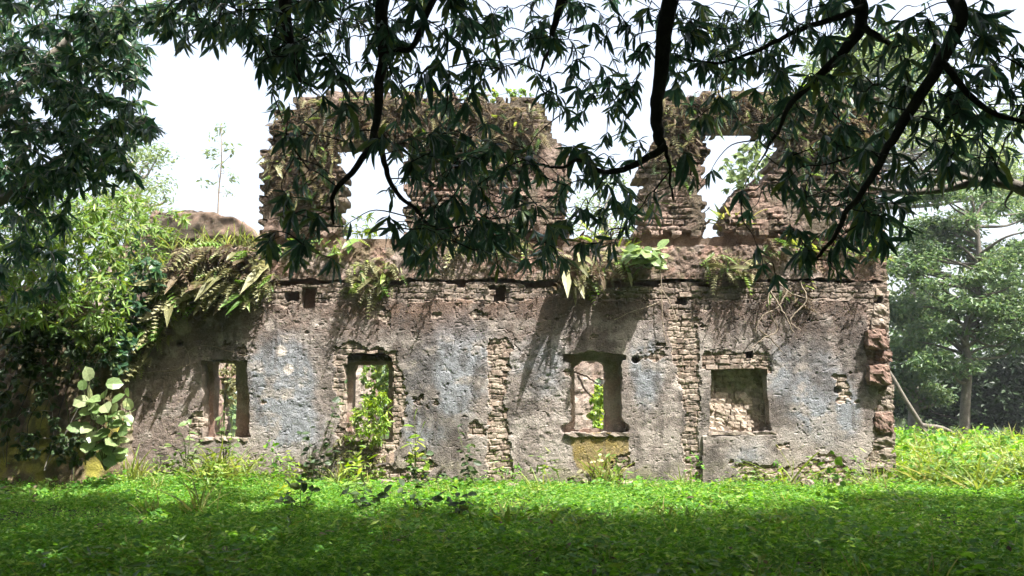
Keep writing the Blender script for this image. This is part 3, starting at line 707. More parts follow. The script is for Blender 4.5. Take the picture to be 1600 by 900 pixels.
def spread_leaves(rt, shape, key, mat, LP, LD, LU, LS, n_single=300):
    """the leaves that show largest are parts; the rest are one mass"""
    R = frames(LD, LU); px, py = project(LP[:, 0], LP[:, 1], LP[:, 2])
    inview = (px > 5) & (px < 1595) & (py > 5) & (py < 895)
    score = np.where(inview, LS / LP[:, 1], -1); order = np.argsort(-score); a, b = order[:n_single], order[n_single:]
    shapes = shape if isinstance(shape, list) else [shape]; A = Acc()
    for i in a: k = int(rng.integers(len(shapes))); part('leaf', shared('%s_%d' % (key, k), shapes[k], mat), None, rt, mat4(R[i], LP[i], LS[i]))
    for k, sh in enumerate(shapes):
        bb = b[k::len(shapes)]; A.add(*join_leaves(sh, LP[bb], R[bb], LS[bb]))
    part('foliage', A.mesh('foliage', ORG[rt]), mat, rt, kind='stuff')

mango = root('mango_tree', (3.6, -2.0, 0.0), 'dark mango tree hanging its limbs and long drooping leaves in front of the ruin', 'tree')
tr = curve([(3.6, -2.0, -0.2), (3.55, -1.95, 1.6), (3.3, -1.7, 3.4), (3.0, -1.2, 5.2)], 8)
V, Fq = tube(tr, np.linspace(0.55, 0.36, len(tr)), 16); part('trunk', make_mesh('trunk', V - ORG[mango], [Fq], flat=False), M_BARK, mango)
FK = (3.0, -1.2, 5.1)
pp = lambda pts, Y: [tuple(P(x, y, Y + (k * 0.03))) for k, (x, y) in enumerate(pts)]
limbs = [
    ([FK, (1.6, 1.5, 8.2), (-0.6, 4.9, 8.0)] + pp([(604, -120), (600, -20), (598, 70), (594, 150), (586, 222)], 6.6), 0.10, 0.028),
    (pp([(588, 215), (560, 255), (528, 296), (520, 320), (523, 350)], 6.75), 0.032, 0.010),
    (pp([(590, 215), (602, 262), (620, 300), (660, 340), (700, 380)], 6.75), 0.028, 0.008),
    (pp([(598, 80), (640, 75), (660, 40), (690, -40)], 6.6), 0.02, 0.03),
    ([FK, (2.6, 2.0, 8.6), (1.9, 5.4, 7.6)] + pp([(1056, -90), (1046, 0), (1036, 80), (1027, 150), (1026, 205), (1038, 232)], 7.0), 0.11, 0.04),
    (pp([(1040, 228), (1010, 248), (970, 266), (935, 268), (900, 252), (870, 262), (820, 250)], 7.1), 0.036, 0.008),
    (pp([(1040, 230), (1046, 262), (1050, 312)], 7.1), 0.018, 0.008),
    ([FK, (5.5, 2.0, 8.0), (5.0, 4.6, 6.4)] + pp([(1530, -90), (1498, 30), (1466, 100), (1420, 172), (1388, 226), (1345, 300), (1300, 372), (1262, 420)], 6.0), 0.085, 0.008),
    (pp([(1470, 95), (1500, 130), (1545, 170), (1600, 190), (1660, 200)], 6.0), 0.03, 0.01),
    ([FK, (4.6, 3.0, 8.8), (4.3, 6.4, 7.2)] + pp([(1352, -80), (1348, 20), (1325, 72), (1285, 115), (1246, 152), (1215, 200), (1190, 250)], 7.4), 0.10, 0.008),
    (pp([(1350, 10), (1290, 34), (1235, 52), (1180, 82), (1120, 98), (1060, 92)], 7.3), 0.032, 0.008),
    (pp([(1345, 40), (1375, 60), (1395, 75)], 7.3), 0.035, 0.02),
    ([FK, (-1.5, 1.0, 8.5), (-4.0, 4.5, 7.8)] + pp([(400, -120), (440, -20), (452, 60), (470, 130)], 7.2), 0.18, 0.012),
    ([FK, (2.0, 3.0, 9.0), (1.2, 6.2, 7.6)] + pp([(905, -100), (880, -10), (866, 50), (845, 110)], 7.6), 0.12, 0.010),
]
ells = [(400, 30, 150, 50, 30, 6.8, 9), (520, 60, 130, 70, 34, 6.2, 8.5), (470, 130, 60, 60, 11, 6.2, 8), (440, 60, 40, 60, 9, 6.4, 8), (660, 60, 110, 80, 30, 6.2, 8.5), (730, 110, 60, 70, 12, 6.2, 8),
        (640, 180, 110, 50, 16, 6.0, 7.6), (500, 215, 60, 40, 6, 6.4, 7.4), (480, 310, 60, 50, 9, 6.2, 7.5), (455, 375, 45, 22, 5, 6.2, 7.2), (690, 280, 80, 80, 34, 6.0, 8), (780, 300, 90, 75, 34, 6.4, 8.5),
        (700, 370, 85, 35, 12, 6, 7.4), (850, 320, 50, 50, 8, 6.5, 8), (585, 355, 40, 25, 3, 6.0, 6.8), (900, 50, 90, 70, 24, 6.8, 8.8), (890, 140, 55, 45, 8, 6.8, 8), (1000, 50, 60, 60, 9, 7, 8.6), (1090, 40, 80, 50, 12, 7, 8.6),
        (1120, 110, 100, 50, 12, 7, 8.6), (940, 230, 60, 40, 9, 7, 8), (960, 310, 70, 50, 9, 7, 8.4), (915, 390, 50, 22, 4, 6.4, 7.4), (1090, 255, 22, 25, 3, 6, 6.8), (1200, 90, 80, 70, 14, 7, 8.8), (1280, 60, 90, 60, 18, 6.8, 8.6),
        (1260, 180, 80, 60, 15, 7, 8.8), (1300, 280, 70, 70, 22, 6.4, 8.4), (1340, 350, 55, 60, 14, 6, 8), (1260, 400, 90, 45, 9, 6, 7.6), (1190, 310, 40, 50, 3, 6.5, 7.5), (1480, 90, 110, 80, 26, 5.2, 8), (1440, 210, 100, 70, 24, 5.2, 8),
        (1560, 120, 60, 100, 16, 5, 7.5), (1540, 240, 70, 40, 9, 5.6, 8), (1390, 320, 45, 50, 7, 5.8, 7.5), (310, 30, 60, 40, 8, 7.5, 9.5), (1330, 170, 50, 50, 8, 6.5, 8)]
ells = [(a, b, c, d, int(n * (1.6 if b < 110 or a > 1240 else 1.45) + 0.5), e, f) for a, b, c, d, n, e, f in ells]
ells = [(a, b, c, d, int(n * 0.66), e, f) for a, b, c, d, n, e, f in ells]
far = [(a, b, c * 1.15, d * 1.1, int(n * 0.75), e + 2.0, min(f + 2.6, 10.6)) for a, b, c, d, n, e, f in ells]
far += [(930, 300, 60, 60, 16, 8, 10), (950, 180, 60, 70, 16, 8, 10.5), (1120, 60, 110, 60, 26, 8, 10.5), (1010, 120, 70, 60, 14, 8, 10.5), (1160, 160, 90, 60, 20, 8, 10.5), (800, 60, 60, 50, 14, 8, 10.5), (1540, 60, 80, 60, 24, 7, 10), (600, 20, 200, 40, 40, 8, 10.5), (1250, 30, 150, 40, 30, 8, 10.5), (480, 400, 60, 20, 8, 7, 9), (740, 390, 110, 35, 24, 7.5, 9.5), (880, 400, 60, 25, 8, 7.5, 9.5), (1380, 130, 80, 80, 22, 7, 10), (430, 20, 150, 40, 36, 8, 10.5)]
LP, LD, LU, LS = limb_tree(mango, limbs, np.concatenate([sample_ellipses(ells), sample_ellipses(far)]), M_BARK, L_MANGO, 0.2, (5, 12), 0.8, twig_r=0.005)
spread_leaves(mango, LANCES, 'leaf_lance', L_MANGO, LP, LD, LU, LS)

# its crown above the frame: shades the near ground
kx = -math.copysign(1, 1) * SUN.x / SUN.z; ky = -SUN.y / SUN.z       # shift of a shadow per metre of height
def shade_edge(x):
    e = np.interp(x, [-12, -8, -6.4, -5.2, -3.8, -3.2, -1.5, 0.5, 1.3, 2.2, 3.5, 5.0, 7.0, 10.0], [13.8, 13.9, 14.6, 15.2, 14.2, 13.0, 12.5, 12.4, 12.1, 13.0, 13.3, 13.5, 14.0, 14.6])
    return e + (fbm(np.asarray(x) * 1.1, np.asarray(x) * 0.2, 4, 33, 0.65) - 0.5) * 2.6
pts = []
while len(pts) < 19000:
    q = rng.uniform((-11, -12, 6.0), (19, 10.5, 12.5), (4000, 3))
    ok = (q[:, 2] > 2.3 + 0.5 * np.maximum(q[:, 1], 0)) & (q[:, 1] + ky * q[:, 2] < shade_edge(q[:, 0] + kx * q[:, 2]) - 0.15)
    ok &= (fbm((q[:, 0] + kx * q[:, 2]) * 0.9, (q[:, 1] + ky * q[:, 2]) * 0.9, 3, 44) > 0.18 + 0.26 * smooth(9.5, 12.5, q[:, 1] + ky * q[:, 2]))
    pts += list(q[ok])
pts = pts[:19000]; sk = []
while len(sk) < 3500:                                   # unseen skirt of the crown, added to the sides and behind to block sky light
    q = rng.uniform((-13, -13, 2.4), (19, 8, 6.5), (4000, 3))
    ok = (np.abs(q[:, 0]) > 0.66 * np.maximum(q[:, 1], 0) + 5.5) | (q[:, 1] < -5)
    ok &= (np.hypot((q[:, 0] - 3) / 16, (q[:, 1] + 2) / 11) > 0.72) & (q[:, 1] + ky * q[:, 2] < shade_edge(q[:, 0] + kx * q[:, 2]) - 0.3)
    sk += list(q[ok])
pts = np.array(pts + sk[:3500]); nl = 9
D = unit(rng.normal(0, 1, (len(pts) * nl, 3)) + np.array([0, 0, -0.4])); U = ups(len(D), 0.5); ps = np.repeat(pts, nl, 0) + D * 0.05
V, Ft, t = join_leaves(DIAMOND, ps, frames(D, U), 0.34 * rng.uniform(0.7, 1.2, len(ps)))
part('crown', make_mesh('crown', V - ORG[mango], [Ft], t), L_MANGO, mango, kind='stuff')

# ------------------------------------------------------------------ tree at the overgrown end
lt = root('broadleaf_tree', (-11.2, 13.2, 0.0), 'tall dense dark-leaved tree rising beside the mossy wall', 'tree')
V, Fq = tube(curve([(-11.2, 13.2, -0.2), (-11.0, 13.1, 2.5), (-10.6, 12.9, 5.0), (-10.4, 12.8, 8.0)], 8), np.linspace(0.4, 0.18, 25), 12)
part('trunk', make_mesh('trunk', V - ORG[lt], [Fq], flat=False), M_PALEBARK, lt)
llimbs = [([(-10.8, 13, 4.0)] + pp([(-40, 200), (40, 130), (110, 60), (190, 10), (260, -40)], 12.2), 0.12, 0.015), ([(-10.9, 13, 3.2)] + pp([(-30, 330), (60, 270), (140, 220), (215, 180)], 11.8), 0.10, 0.01),
          ([(-10.8, 13, 4.4)] + pp([(-60, 60), (20, -60), (100, -140)], 12.4), 0.10, 0.03), (pp([(45, 160), (38, 190), (48, 230)], 11.6), 0.04, 0.02)]
lells = [(60, 40, 110, 70, 150, 10.5, 14), (40, 150, 95, 70, 150, 10.5, 14), (140, 110, 75, 70, 100, 10.5, 13.5), (70, 240, 105, 55, 130, 10.5, 13.5), (170, 200, 65, 45, 62, 10.5, 13), (30, 330, 75, 60, 80, 11, 14), (215, 185, 32, 28, 16, 10.5, 12), (150, 270, 60, 30, 45, 11, 13.5),
         (190, 90, 45, 40, 34, 11, 13), (200, 25, 80, 30, 45, 10.5, 13), (330, 20, 110, 32, 45, 10, 12.5), (60, -80, 160, 80, 90, 10.5, 14.5), (40, 420, 60, 40, 30, 11.5, 13.5)]
LP, LD, LU, LS = limb_tree(lt, llimbs, sample_ellipses([(a, b, c, d, int(n * 1.2), e, f) for a, b, c, d, n, e, f in lells]), M_PALEBARK, L_MANGO2, 0.22, (8, 14), 0.6)
spread_leaves(lt, LANCE_B, 'leaf_lance_b', L_MANGO2, LP, LD, LU, LS)

# ------------------------------------------------------------------ shrubs and herbs
def shrub(name, label, cat, base, ells, mat, leaf, shape, key, nl=(7, 12), sag=0.3, n_single=200, bark=None, r=0.03, group=None):
    rt = root(name, tuple(base), label, cat, group); tips = sample_ellipses(ells)
    c = tips.mean(0); hi = tips[np.argmax(tips[:, 2])]
    limbs = [([np.array(base), base + (c - base) * 0.5 + rng.normal(0, .05, 3), c], r, r * 0.4), ([np.array(base), base + (hi - base) * 0.45 + rng.normal(0, .08, 3), hi], r * 0.8, r * 0.3)]
    a = limb_tree(rt, limbs, tips, bark or M_PALEBARK, mat, leaf, nl, sag, twig_r=0.005)
    R = frames(a[1], a[2]); order = np.argsort(a[0][:, 1]); s1, s2 = order[:n_single], order[n_single:]
    for i in s1: part('leaf', shared(key, shape, mat), None, rt, mat4(R[i], a[0][i], a[3][i]))
    if len(s2):
        V, Ft, t = join_leaves(shape, a[0][s2], R[s2], a[3][s2]); part('foliage', make_mesh('foliage', V - ORG[rt], [Ft], t), mat, rt, kind='stuff')
    return rt

shrub('leafy_shrub', 'sunlit bright green shrub sprawling over the mossy wall', 'shrub', P(110, 480, 16.0), [(120, 400, 65, 75, 150, 14.0, 16.2), (70, 460, 60, 50, 90, 14.0, 16), (30, 490, 40, 30, 30, 14.2, 15.6), (160, 470, 45, 50, 50, 14.6, 15.9), (100, 340, 60, 40, 90, 14.2, 16.2), (180, 340, 50, 40, 60, 14.8, 16.4), (20, 390, 45, 50, 80, 14.2, 15.8), (150, 520, 35, 30, 24, 14.9, 15.6)], L_SHRUB, 0.2, LANCE_B, 'leaf_lance_b', n_single=300)
shrub('leafy_shrub', 'feathery yellow-green shrub on the broken wall top beside the fern bank', 'shrub', P(215, 430, 17.2), [(215, 380, 45, 50, 80, 16.4, 18), (250, 350, 40, 25, 46, 16.8, 18.2), (190, 320, 50, 30, 56, 17, 19), (170, 420, 30, 40, 40, 16.0, 17.5)], L_SHRUB, 0.17, LANCE_B, 'leaf_lance_b', n_single=200)
shrub('leafy_shrub', 'shaded green bush between the mossy wall and the fern curtain', 'shrub', P(195, 560, 16.3), [(198, 470, 28, 45, 60, 15.7, 16.3), (185, 540, 22, 40, 40, 15.5, 16.1), (230, 430, 25, 25, 26, 15.9, 16.4)], L_MANGO2, 0.17, OVAL, 'leaf_oval', n_single=150)
shrub('leafy_shrub', 'dark vine curtain trailing down the mossy wall at the edge', 'shrub', P(60, 470, 15.6), [(30, 510, 50, 40, 50, 15.0, 15.6), (90, 520, 50, 35, 40, 15.0, 15.6), (20, 580, 40, 40, 24, 14.9, 15.5)], L_DARK, 0.16, OVAL, 'leaf_oval', n_single=150)
shrub('leafy_shrub', 'deep green thicket behind the sprawling sunlit shrub', 'shrub', P(70, 480, 16.9), [(60, 330, 80, 60, 90, 16.2, 17.4), (110, 410, 80, 60, 90, 16.2, 17.2), (30, 440, 60, 50, 50, 16.0, 17.0), (190, 400, 40, 60, 40, 16.4, 17.2)], L_MANGO2, 0.19, LANCE_B, 'leaf_lance_b', n_single=100)
shrub('leafy_shrub', 'low dark creeper covering the foot of the mossy wall', 'shrub', P(70, 735, 15.3), [(40, 660, 60, 50, 50, 15.0, 15.35), (120, 700, 50, 25, 34, 15.1, 15.4), (150, 560, 30, 40, 26, 15.2, 15.6), (60, 580, 50, 30, 30, 15.1, 15.5)], L_DARK, 0.13, OVAL, 'leaf_oval', n_single=150, r=0.012)
shrub('leafy_shrub', 'bright lime-green bush filling the second window from the fern-covered end', 'shrub', P(580, 700, WY + 0.25), [(579, 652, 30, 30, 90, WY - 0.36, WY - 0.02), (572, 684, 30, 12, 26, WY - 0.36, WY), (594, 626, 16, 12, 14, WY - 0.3, WY - 0.02)], L_LIME, 0.13, LANCE_B, 'leaf_lance_b', n_single=200, bark=M_STEM, r=0.012)
shrub('leafy_shrub', 'small olive weed clump growing below the bush-filled window', 'shrub', P(560, 750, WY - 0.25), [(556, 705, 34, 30, 26, WY - 0.35, WY - 0.02), (600, 735, 24, 18, 12, WY - 0.4, WY - 0.1)], L_FERN, 0.10, OVAL, 'leaf_oval', n_single=150, bark=M_STEM, r=0.01)
shrub('leafy_shrub', 'yellow-green plant in the upper opening with the timber lintel', 'shrub', P(565, 385, WY + 0.5), [(560, 352, 26, 20, 22, WY + 0.2, WY + 0.9), (600, 365, 30, 14, 10, WY + 0.2, WY + 0.8)], L_LIME, 0.14, LANCE_B, 'leaf_lance_b', n_single=120, bark=M_STEM, r=0.01)
shrub('leafy_shrub', 'green shrub behind the third window with the arched top', 'shrub', P(940, 700, 20.8), [(938, 640, 16, 40, 60, 20.3, 21.4)], L_LIME, 0.13, OVAL, 'leaf_oval', n_single=120, bark=M_STEM, r=0.015)
shrub('leafy_shrub', 'shaded green shrub far behind the bush-filled window', 'shrub', P(600, 700, 21.0), [(595, 600, 30, 45, 80, 20.4, 21.6)], L_SHRUB, 0.16, OVAL, 'leaf_oval', n_single=80, bark=M_STEM, r=0.02)
shrub('leafy_shrub', 'rusty leafed creeper behind the leftmost window', 'shrub', P(350, 700, 20.0), [(352, 600, 22, 40, 40, 19.6, 20.6)], L_FERN, 0.14, OVAL, 'leaf_oval', n_single=80, bark=M_STEM, r=0.02)
shrub('leafy_shrub', 'pale yellow-green bush seen through the upper right opening', 'shrub', P(1165, 380, 23.0), [(1170, 260, 40, 34, 60, 22, 24), (1150, 330, 30, 40, 20, 22, 24)], L_FARLIGHT, 0.2, OVAL, 'leaf_oval', n_single=60, r=0.04)

shrub('leafy_shrub', 'scrubby bush on the crest of the upper block at the broken corner', 'shrub', P(1300, 150, UPY + 0.3), [(1310, 135, 60, 18, 40, UPY, UPY + 0.7), (1240, 145, 40, 10, 16, UPY, UPY + 0.6)], L_SHRUB, 0.12, OVAL, 'leaf_oval', n_single=100, bark=M_STEM, r=0.015)
shrub('leafy_shrub', 'scrubby bush on the crest of the lintelled upper block', 'shrub', P(760, 158, UPY + 0.3), [(780, 150, 60, 12, 30, UPY, UPY + 0.6), (660, 146, 50, 8, 14, UPY, UPY + 0.6)], L_SHRUB, 0.11, OVAL, 'leaf_oval', n_single=100, bark=M_STEM, r=0.015)

# ferns
FE = [('brownish fern bank along the broken wall top, its crest part', [(258, 408), (285, 384), (412, 382), (424, 424), (330, 440), (252, 440)], 300, 0.34, 0.6),
      ('pale fern curtain hanging from the brown crest over the leftmost window', [(252, 434), (330, 432), (428, 418), (436, 446), (396, 470), (330, 472), (262, 490)], 300, 0.37, 0.06),
      ('pale fern curtain hanging down the slope beside the mossy wall', [(190, 530), (250, 436), (296, 466), (268, 520), (232, 570), (188, 590)], 280, 0.38, 0.06)]
for lab, poly, n, sz, dry in FE: fern(lab, poly, WY - 0.14, n, sz, L_FERN, 0.6, 1.1, dry)
fern('fern clump hanging over the brick course between the two leftmost windows', [(545, 405), (620, 400), (632, 425), (605, 455), (560, 462), (540, 450)], WY - 0.05, 95, 0.34, L_FERN, 0.7, 0.8, 0.1)
fern('fern clump hanging from the band above the arched window', [(868, 392), (990, 388), (1000, 420), (950, 440), (930, 462), (895, 450), (880, 425)], WY - 0.05, 130, 0.34, L_FERN, 0.7, 0.8, 0.25)
fern('fern clump on the band above the blocked window', [(1100, 392), (1190, 388), (1190, 425), (1150, 436), (1105, 430)], WY - 0.05, 90, 0.32, L_FERN, 0.6, 0.8, 0.4)
fern('scrubby fern clump under the leafy limb over the broken corner', [(1195, 440), (1270, 440), (1260, 475), (1205, 480)], WY - 0.04, 40, 0.28, L_FERNDRY, 0.7, 0.7, 0.4)
fern('ferns drooping over the dark mossy stub wall', [(10, 470), (120, 475), (160, 520), (120, 560), (60, 540), (20, 560)], SY - 0.3, 90, 0.5, L_FERN, 0.9, 0.6, 0.1)
for lab, poly, n in (('dry creeper matting the crest of the upper block with the timber lintel', [(415, 240), (432, 178), (470, 150), (680, 142), (840, 156), (858, 214), (700, 215), (530, 222), (520, 300), (425, 300)], 900),
                     ('dry creeper matting the crest of the upper block beside the open corner', [(1010, 250), (1037, 146), (1200, 138), (1370, 150), (1376, 230), (1230, 230), (1220, 196), (1090, 198), (1085, 250)], 800)):
    fern(lab, poly, UPY - 0.12, n, 0.30, L_FERN, 0.8, 0.7, 0.55, cap=280, name='dry_creeper', cat='creeper')

for lab, x0, x1, n, m in (('low olive plants lining the ledge under the lintelled upper opening', 430, 560, 60, L_SHRUB), ('low olive plants lining the ledge between two fern clumps', 640, 860, 110, L_FERN), ('tangled olive plants on the ledge at the broken corner', 1195, 1375, 110, L_SHRUB)):
    fern(lab, [(x0, 372), (x1, 372), (x1, 398), (x0, 398)], WY - 0.02, n, 0.28, m, 0.2, 0.8, 0.3, name='ledge_plant', cat='plant')
for lab, poly, n in (('green creeper hanging down the lintelled upper block', [(440, 165), (530, 160), (530, 300), (470, 330), (425, 250)], 90), ('green creeper hanging over the wide part of the lintelled upper block', [(650, 160), (850, 170), (850, 260), (760, 300), (660, 260)], 130), ('green creeper hanging over the pier beside the sky gap', [(1010, 250), (1040, 160), (1095, 160), (1090, 300), (1030, 290)], 70), ('green creeper hanging over the broken corner of the upper storey', [(1225, 160), (1370, 165), (1370, 290), (1260, 300)], 130)):
    fern(lab, poly, UPY - 0.12, n, 0.3, L_DARK, 0.9, 0.6, 0.35, name='green_creeper', cat='creeper')

# broad pale-leaved plants
def big_plant(label, base, tips, size, mat=L_PALE, shape=ROUND, key='leaf_round', per=5, r0=0.012, upj=0.35, name='broadleaf_plant', group=None, droop=0.3, face=None):
    st = [[np.array(base), (np.array(base) + t) / 2 + rng.normal(0, 0.05, 3) + np.array([0, 0, 0.08]), np.array(t)] for t in tips]
    return stems_plant(name, label, 'plant', base, st, shape, key, mat, size, per, None, r0, droop, upj=upj, group=group, face=face)
big_plant('plant with big pale round leaves in front of the mossy wall', P(165, 735, 15.0), [P(x, y, 14.8 + rng.uniform(-0.2, 0.2)) for x, y in ((130, 610), (165, 600), (200, 620), (150, 650), (190, 655), (120, 640), (175, 630), (140, 595), (205, 640))], 0.25, per=7, face=(0.1, -0.9, 0.8), droop=0.9)
big_plant('broad pale-leaved plant jutting from the band and casting the large shadow', P(1015, 420, WY - 0.05), [P(x, y, WY - d) for x, y, d in ((1030, 388, 0.55), (1010, 392, 0.7), (1000, 400, 0.45), (1040, 396, 0.6), (985, 402, 0.62), (1020, 405, 0.8), (965, 408, 0.5), (1000, 385, 0.75), (975, 395, 0.7), (990, 400, 0.85), (1030, 400, 0.75))], 0.25, per=8, face=(0.2, -0.5, 1.0))
big_plant('pale leafy seedling climbing in front of the leftmost window', P(352, 735, WY - 0.5), [P(x, y, WY - 0.45 + rng.uniform(-.1, .1)) for x, y in ((350, 640), (340, 665), (372, 690), (360, 620))], 0.17, per=6, mat=L_PALE, shape=OVAL, key='leaf_oval')
big_plant('pale sparse seedling at the foot of the wall before the leftmost window', P(290, 735, WY - 0.5), [P(x, y, WY - 0.45 + rng.uniform(-.1, .1)) for x, y in ((268, 695), (295, 655), (315, 690), (285, 680))], 0.18, per=5, mat=L_PALE, shape=OVAL, key='leaf_oval')
big_plant('yellow-tipped seedling beside the bush-filled window', P(650, 755, WY - 0.5), [P(x, y, WY - 0.45) for x, y in ((648, 655), (660, 670), (640, 690), (665, 700))], 0.22, per=5, mat=L_LIME, shape=OVAL, key='leaf_oval')
big_plant('green weed at the wall foot under the arched window', P(925, 758, WY - 0.35), [P(x, y, WY - 0.3) for x, y in ((935, 712), (910, 735), (950, 738), (890, 745))], 0.13, per=7, mat=L_FERN, shape=OVAL, key='leaf_oval')
for lab, b, tp in (('dark-leaved vine climbing beside the bush-filled window', (495, 770), ((485, 660), (520, 640), (505, 690), (530, 620), (540, 600), (470, 680))), ('dark bushy weed at the wall foot beside the dark vine', (500, 775), ((480, 720), (520, 700), (500, 710), (545, 740))),
                   ('dark sprig of vine on the wall between two windows', (745, 765), ((715, 668), (730, 700), (742, 700), (725, 715))), ('dark leafy weed under the yellow-tipped seedling', (660, 775), ((640, 720), (665, 705), (690, 740), (650, 735)))):
    Y = WY - 0.6
    big_plant(lab, P(b[0], b[1], Y), [P(x, y, Y + rng.uniform(-.1, .2)) for x, y in tp], 0.15, L_DARK, OVAL, 'leaf_oval', per=9, r0=0.007, name='vine', upj=0.6)
for lab, x, y, tp in (('dark broad-leaved weed at the shade edge nearest the dark vine', 470, 800, ((455, 765), (490, 760), (475, 750), (440, 785))), ('dark sprawling weed at the shade edge below the bush-filled window', 565, 800, ((540, 765), (570, 755), (600, 770), (555, 780))),
                      ('dark leafy weed at the shade edge below the yellow-tipped seedling', 650, 800, ((630, 760), (660, 750), (685, 775), (640, 780))), ('low dark weed between the seedling and the strip of bare bricks', 715, 805, ((700, 775), (730, 772), (715, 765)))):
    Yg = EYE / ((y - 627) / F_PX) * 0.985; g = P(x, y, Yg)
    big_plant(lab, (g[0], Yg, float(gz(g[0], Yg))), [P(a, b, Yg + rng.uniform(-.3, .3)) for a, b in tp], 0.15, L_DARK, OVAL, 'leaf_oval', per=8, r0=0.006, name='weed', upj=0.5)
fern('grassy tuft sprouting in the gap between the two upper blocks', [(890, 360), (1000, 360), (1000, 392), (890, 392)], WY + 0.2, 60, 0.3, L_LIME, -0.7, 0.3, 0.2)

def tuft(name, label, base, n, length, mat, lean=0.5, shape=BLADE, key='blade', cap=60, group=None, cat='grass tuft', width=(0.0, 0.0)):
    rt = root(name, tuple(base), label, cat, group)
    pos = np.array(base) + rng.normal(0, 1, (n, 3)) * np.array([0.10, 0.10, 0]) + rng.uniform(-1, 1, (n, 3)) * np.array([width[0], width[1], 0])
    D = np.stack([rng.normal(0, lean, n), rng.normal(0, lean, n), np.ones(n)], -1); U = np.stack([D[:, 0], D[:, 1], np.full(n, 0.2)], -1) + rng.normal(0, 0.3, (n, 3))
    leaf_children(rt, shape, key, mat, pos, unit(D), length * rng.uniform(0.5, 1.2, n), 'blade', U=-U, cap=cap)
    return rt
tuft('grass_tuft', 'long grass leaning on the slope inside the upper right opening', P(1150, 362, WY + 0.35), 60, 0.6, L_GRASS, width=(0.25, 0.1))
for x, y, lab in ((250, 425, 'yellow-green grass tuft low on the broken slope beside the fern bank'), (285, 392, 'yellow-green grass tuft at the bend of the fern bank crest'), (340, 386, 'yellow-green grass tuft above the middle of the fern bank crest'), (385, 386, 'yellow-green grass tuft on the fern crest nearest the upper block')):
    tuft('grass_tuft', lab, P(x, y, WY + 0.25), 46, 0.5, L_GRASS, width=(0.3, 0.1), cap=60, shape=THIN, key='thin_blade')
for x, y, L, lab in ((790, 815, 0.42, 'broad-bladed sprout in the herbs at the shade edge below the strip of bare bricks'), (1068, 812, 0.3, 'single curved blade sprout at the shade edge below the blocked window'), (1525, 862, 0.26, 'pale bluish-leaved sprout in the near shade at the lower right'), (845, 812, 0.3, 'low broad-bladed sprout at the shade edge beside a taller one'), (288, 890, 0.3, 'thin pale grass sprig in the dark near herbs')):
    Yg = EYE / ((y - 627) / F_PX) * 0.985; g = P(x, y, Yg)
    tuft('blade_sprout', lab, (g[0], Yg, gz(g[0], Yg) + 0.02), 7 if L > .26 else 5, L, L_SHRUB if L > 0.26 else L_PALE, 0.4, leaf_shape(0.11, [(0.2, 0.8), (0.5, 1.0), (0.8, 0.6)], 0.3, 0.3), 'blade_wide', cat='plant')

# dry roots and vines
def twig_thing(name, label, paths, r, mat, cat='root'):
    p0 = paths[0][0]; rt = root(name, tuple(p0), label, cat); A = Acc()
    for k, p in enumerate(paths):
        c = curve(p, 8); c = c + (rng.random((len(c), 3)) - 0.5) * r * 1.2; A.add(*tube(c, np.linspace(r, r * 0.45, len(c)), 6))
    part('stem', A.mesh('stem', ORG[rt], flat=False), mat, rt)
wp = lambda pts, d: [P(x, y, WY - d) for x, y in pts]
twig_thing('dry_root', 'tangle of pale dead roots hanging above the blocked window', [wp([(1205, 440), (1200, 480), (1215, 515), (1190, 530), (1175, 545)], 0.22), wp([(1200, 450), (1225, 490), (1240, 520)], 0.3), wp([(1235, 445), (1215, 480), (1190, 495), (1180, 520)], 0.25), wp([(1250, 440), (1260, 470), (1235, 500), (1250, 515)], 0.3), wp([(1185, 515), (1205, 530), (1222, 550)], 0.12), wp([(1215, 440), (1240, 460), (1275, 470)], 0.2)], 0.018, M_DRYVINE)
twig_thing('dry_vine', 'thin dry vine stem straggling over the plaster above the leftmost window', [wp([(220, 583), (250, 580), (280, 576), (288, 560), (300, 545), (330, 541), (370, 553), (390, 556)], 0.09), wp([(280, 576), (296, 568), (292, 548), (284, 540)], 0.09)], 0.012, M_DRYVINE, 'vine')
twig_thing('dry_vine', 'bare vine stems dangling from the band beside the arched window', [wp([(1030, 400), (1033, 440), (1035, 500), (1042, 540)], 0.15), wp([(1035, 470), (1010, 480), (985, 488), (960, 500)], 0.12), wp([(1033, 450), (1050, 480), (1060, 520)], 0.12), wp([(1035, 455), (1000, 450), (970, 440)], 0.14)], 0.012, M_DRYVINE, 'vine')
twig_thing('fallen_branch', 'bare pale branch leaning inside the arched window', [[P(895, 580, 19), P(915, 588, 19), P(945, 605, 19.2)], [P(903, 585, 19), P(915, 610, 19), P(928, 622, 19)]], 0.03, M_DRYVINE, 'branch')

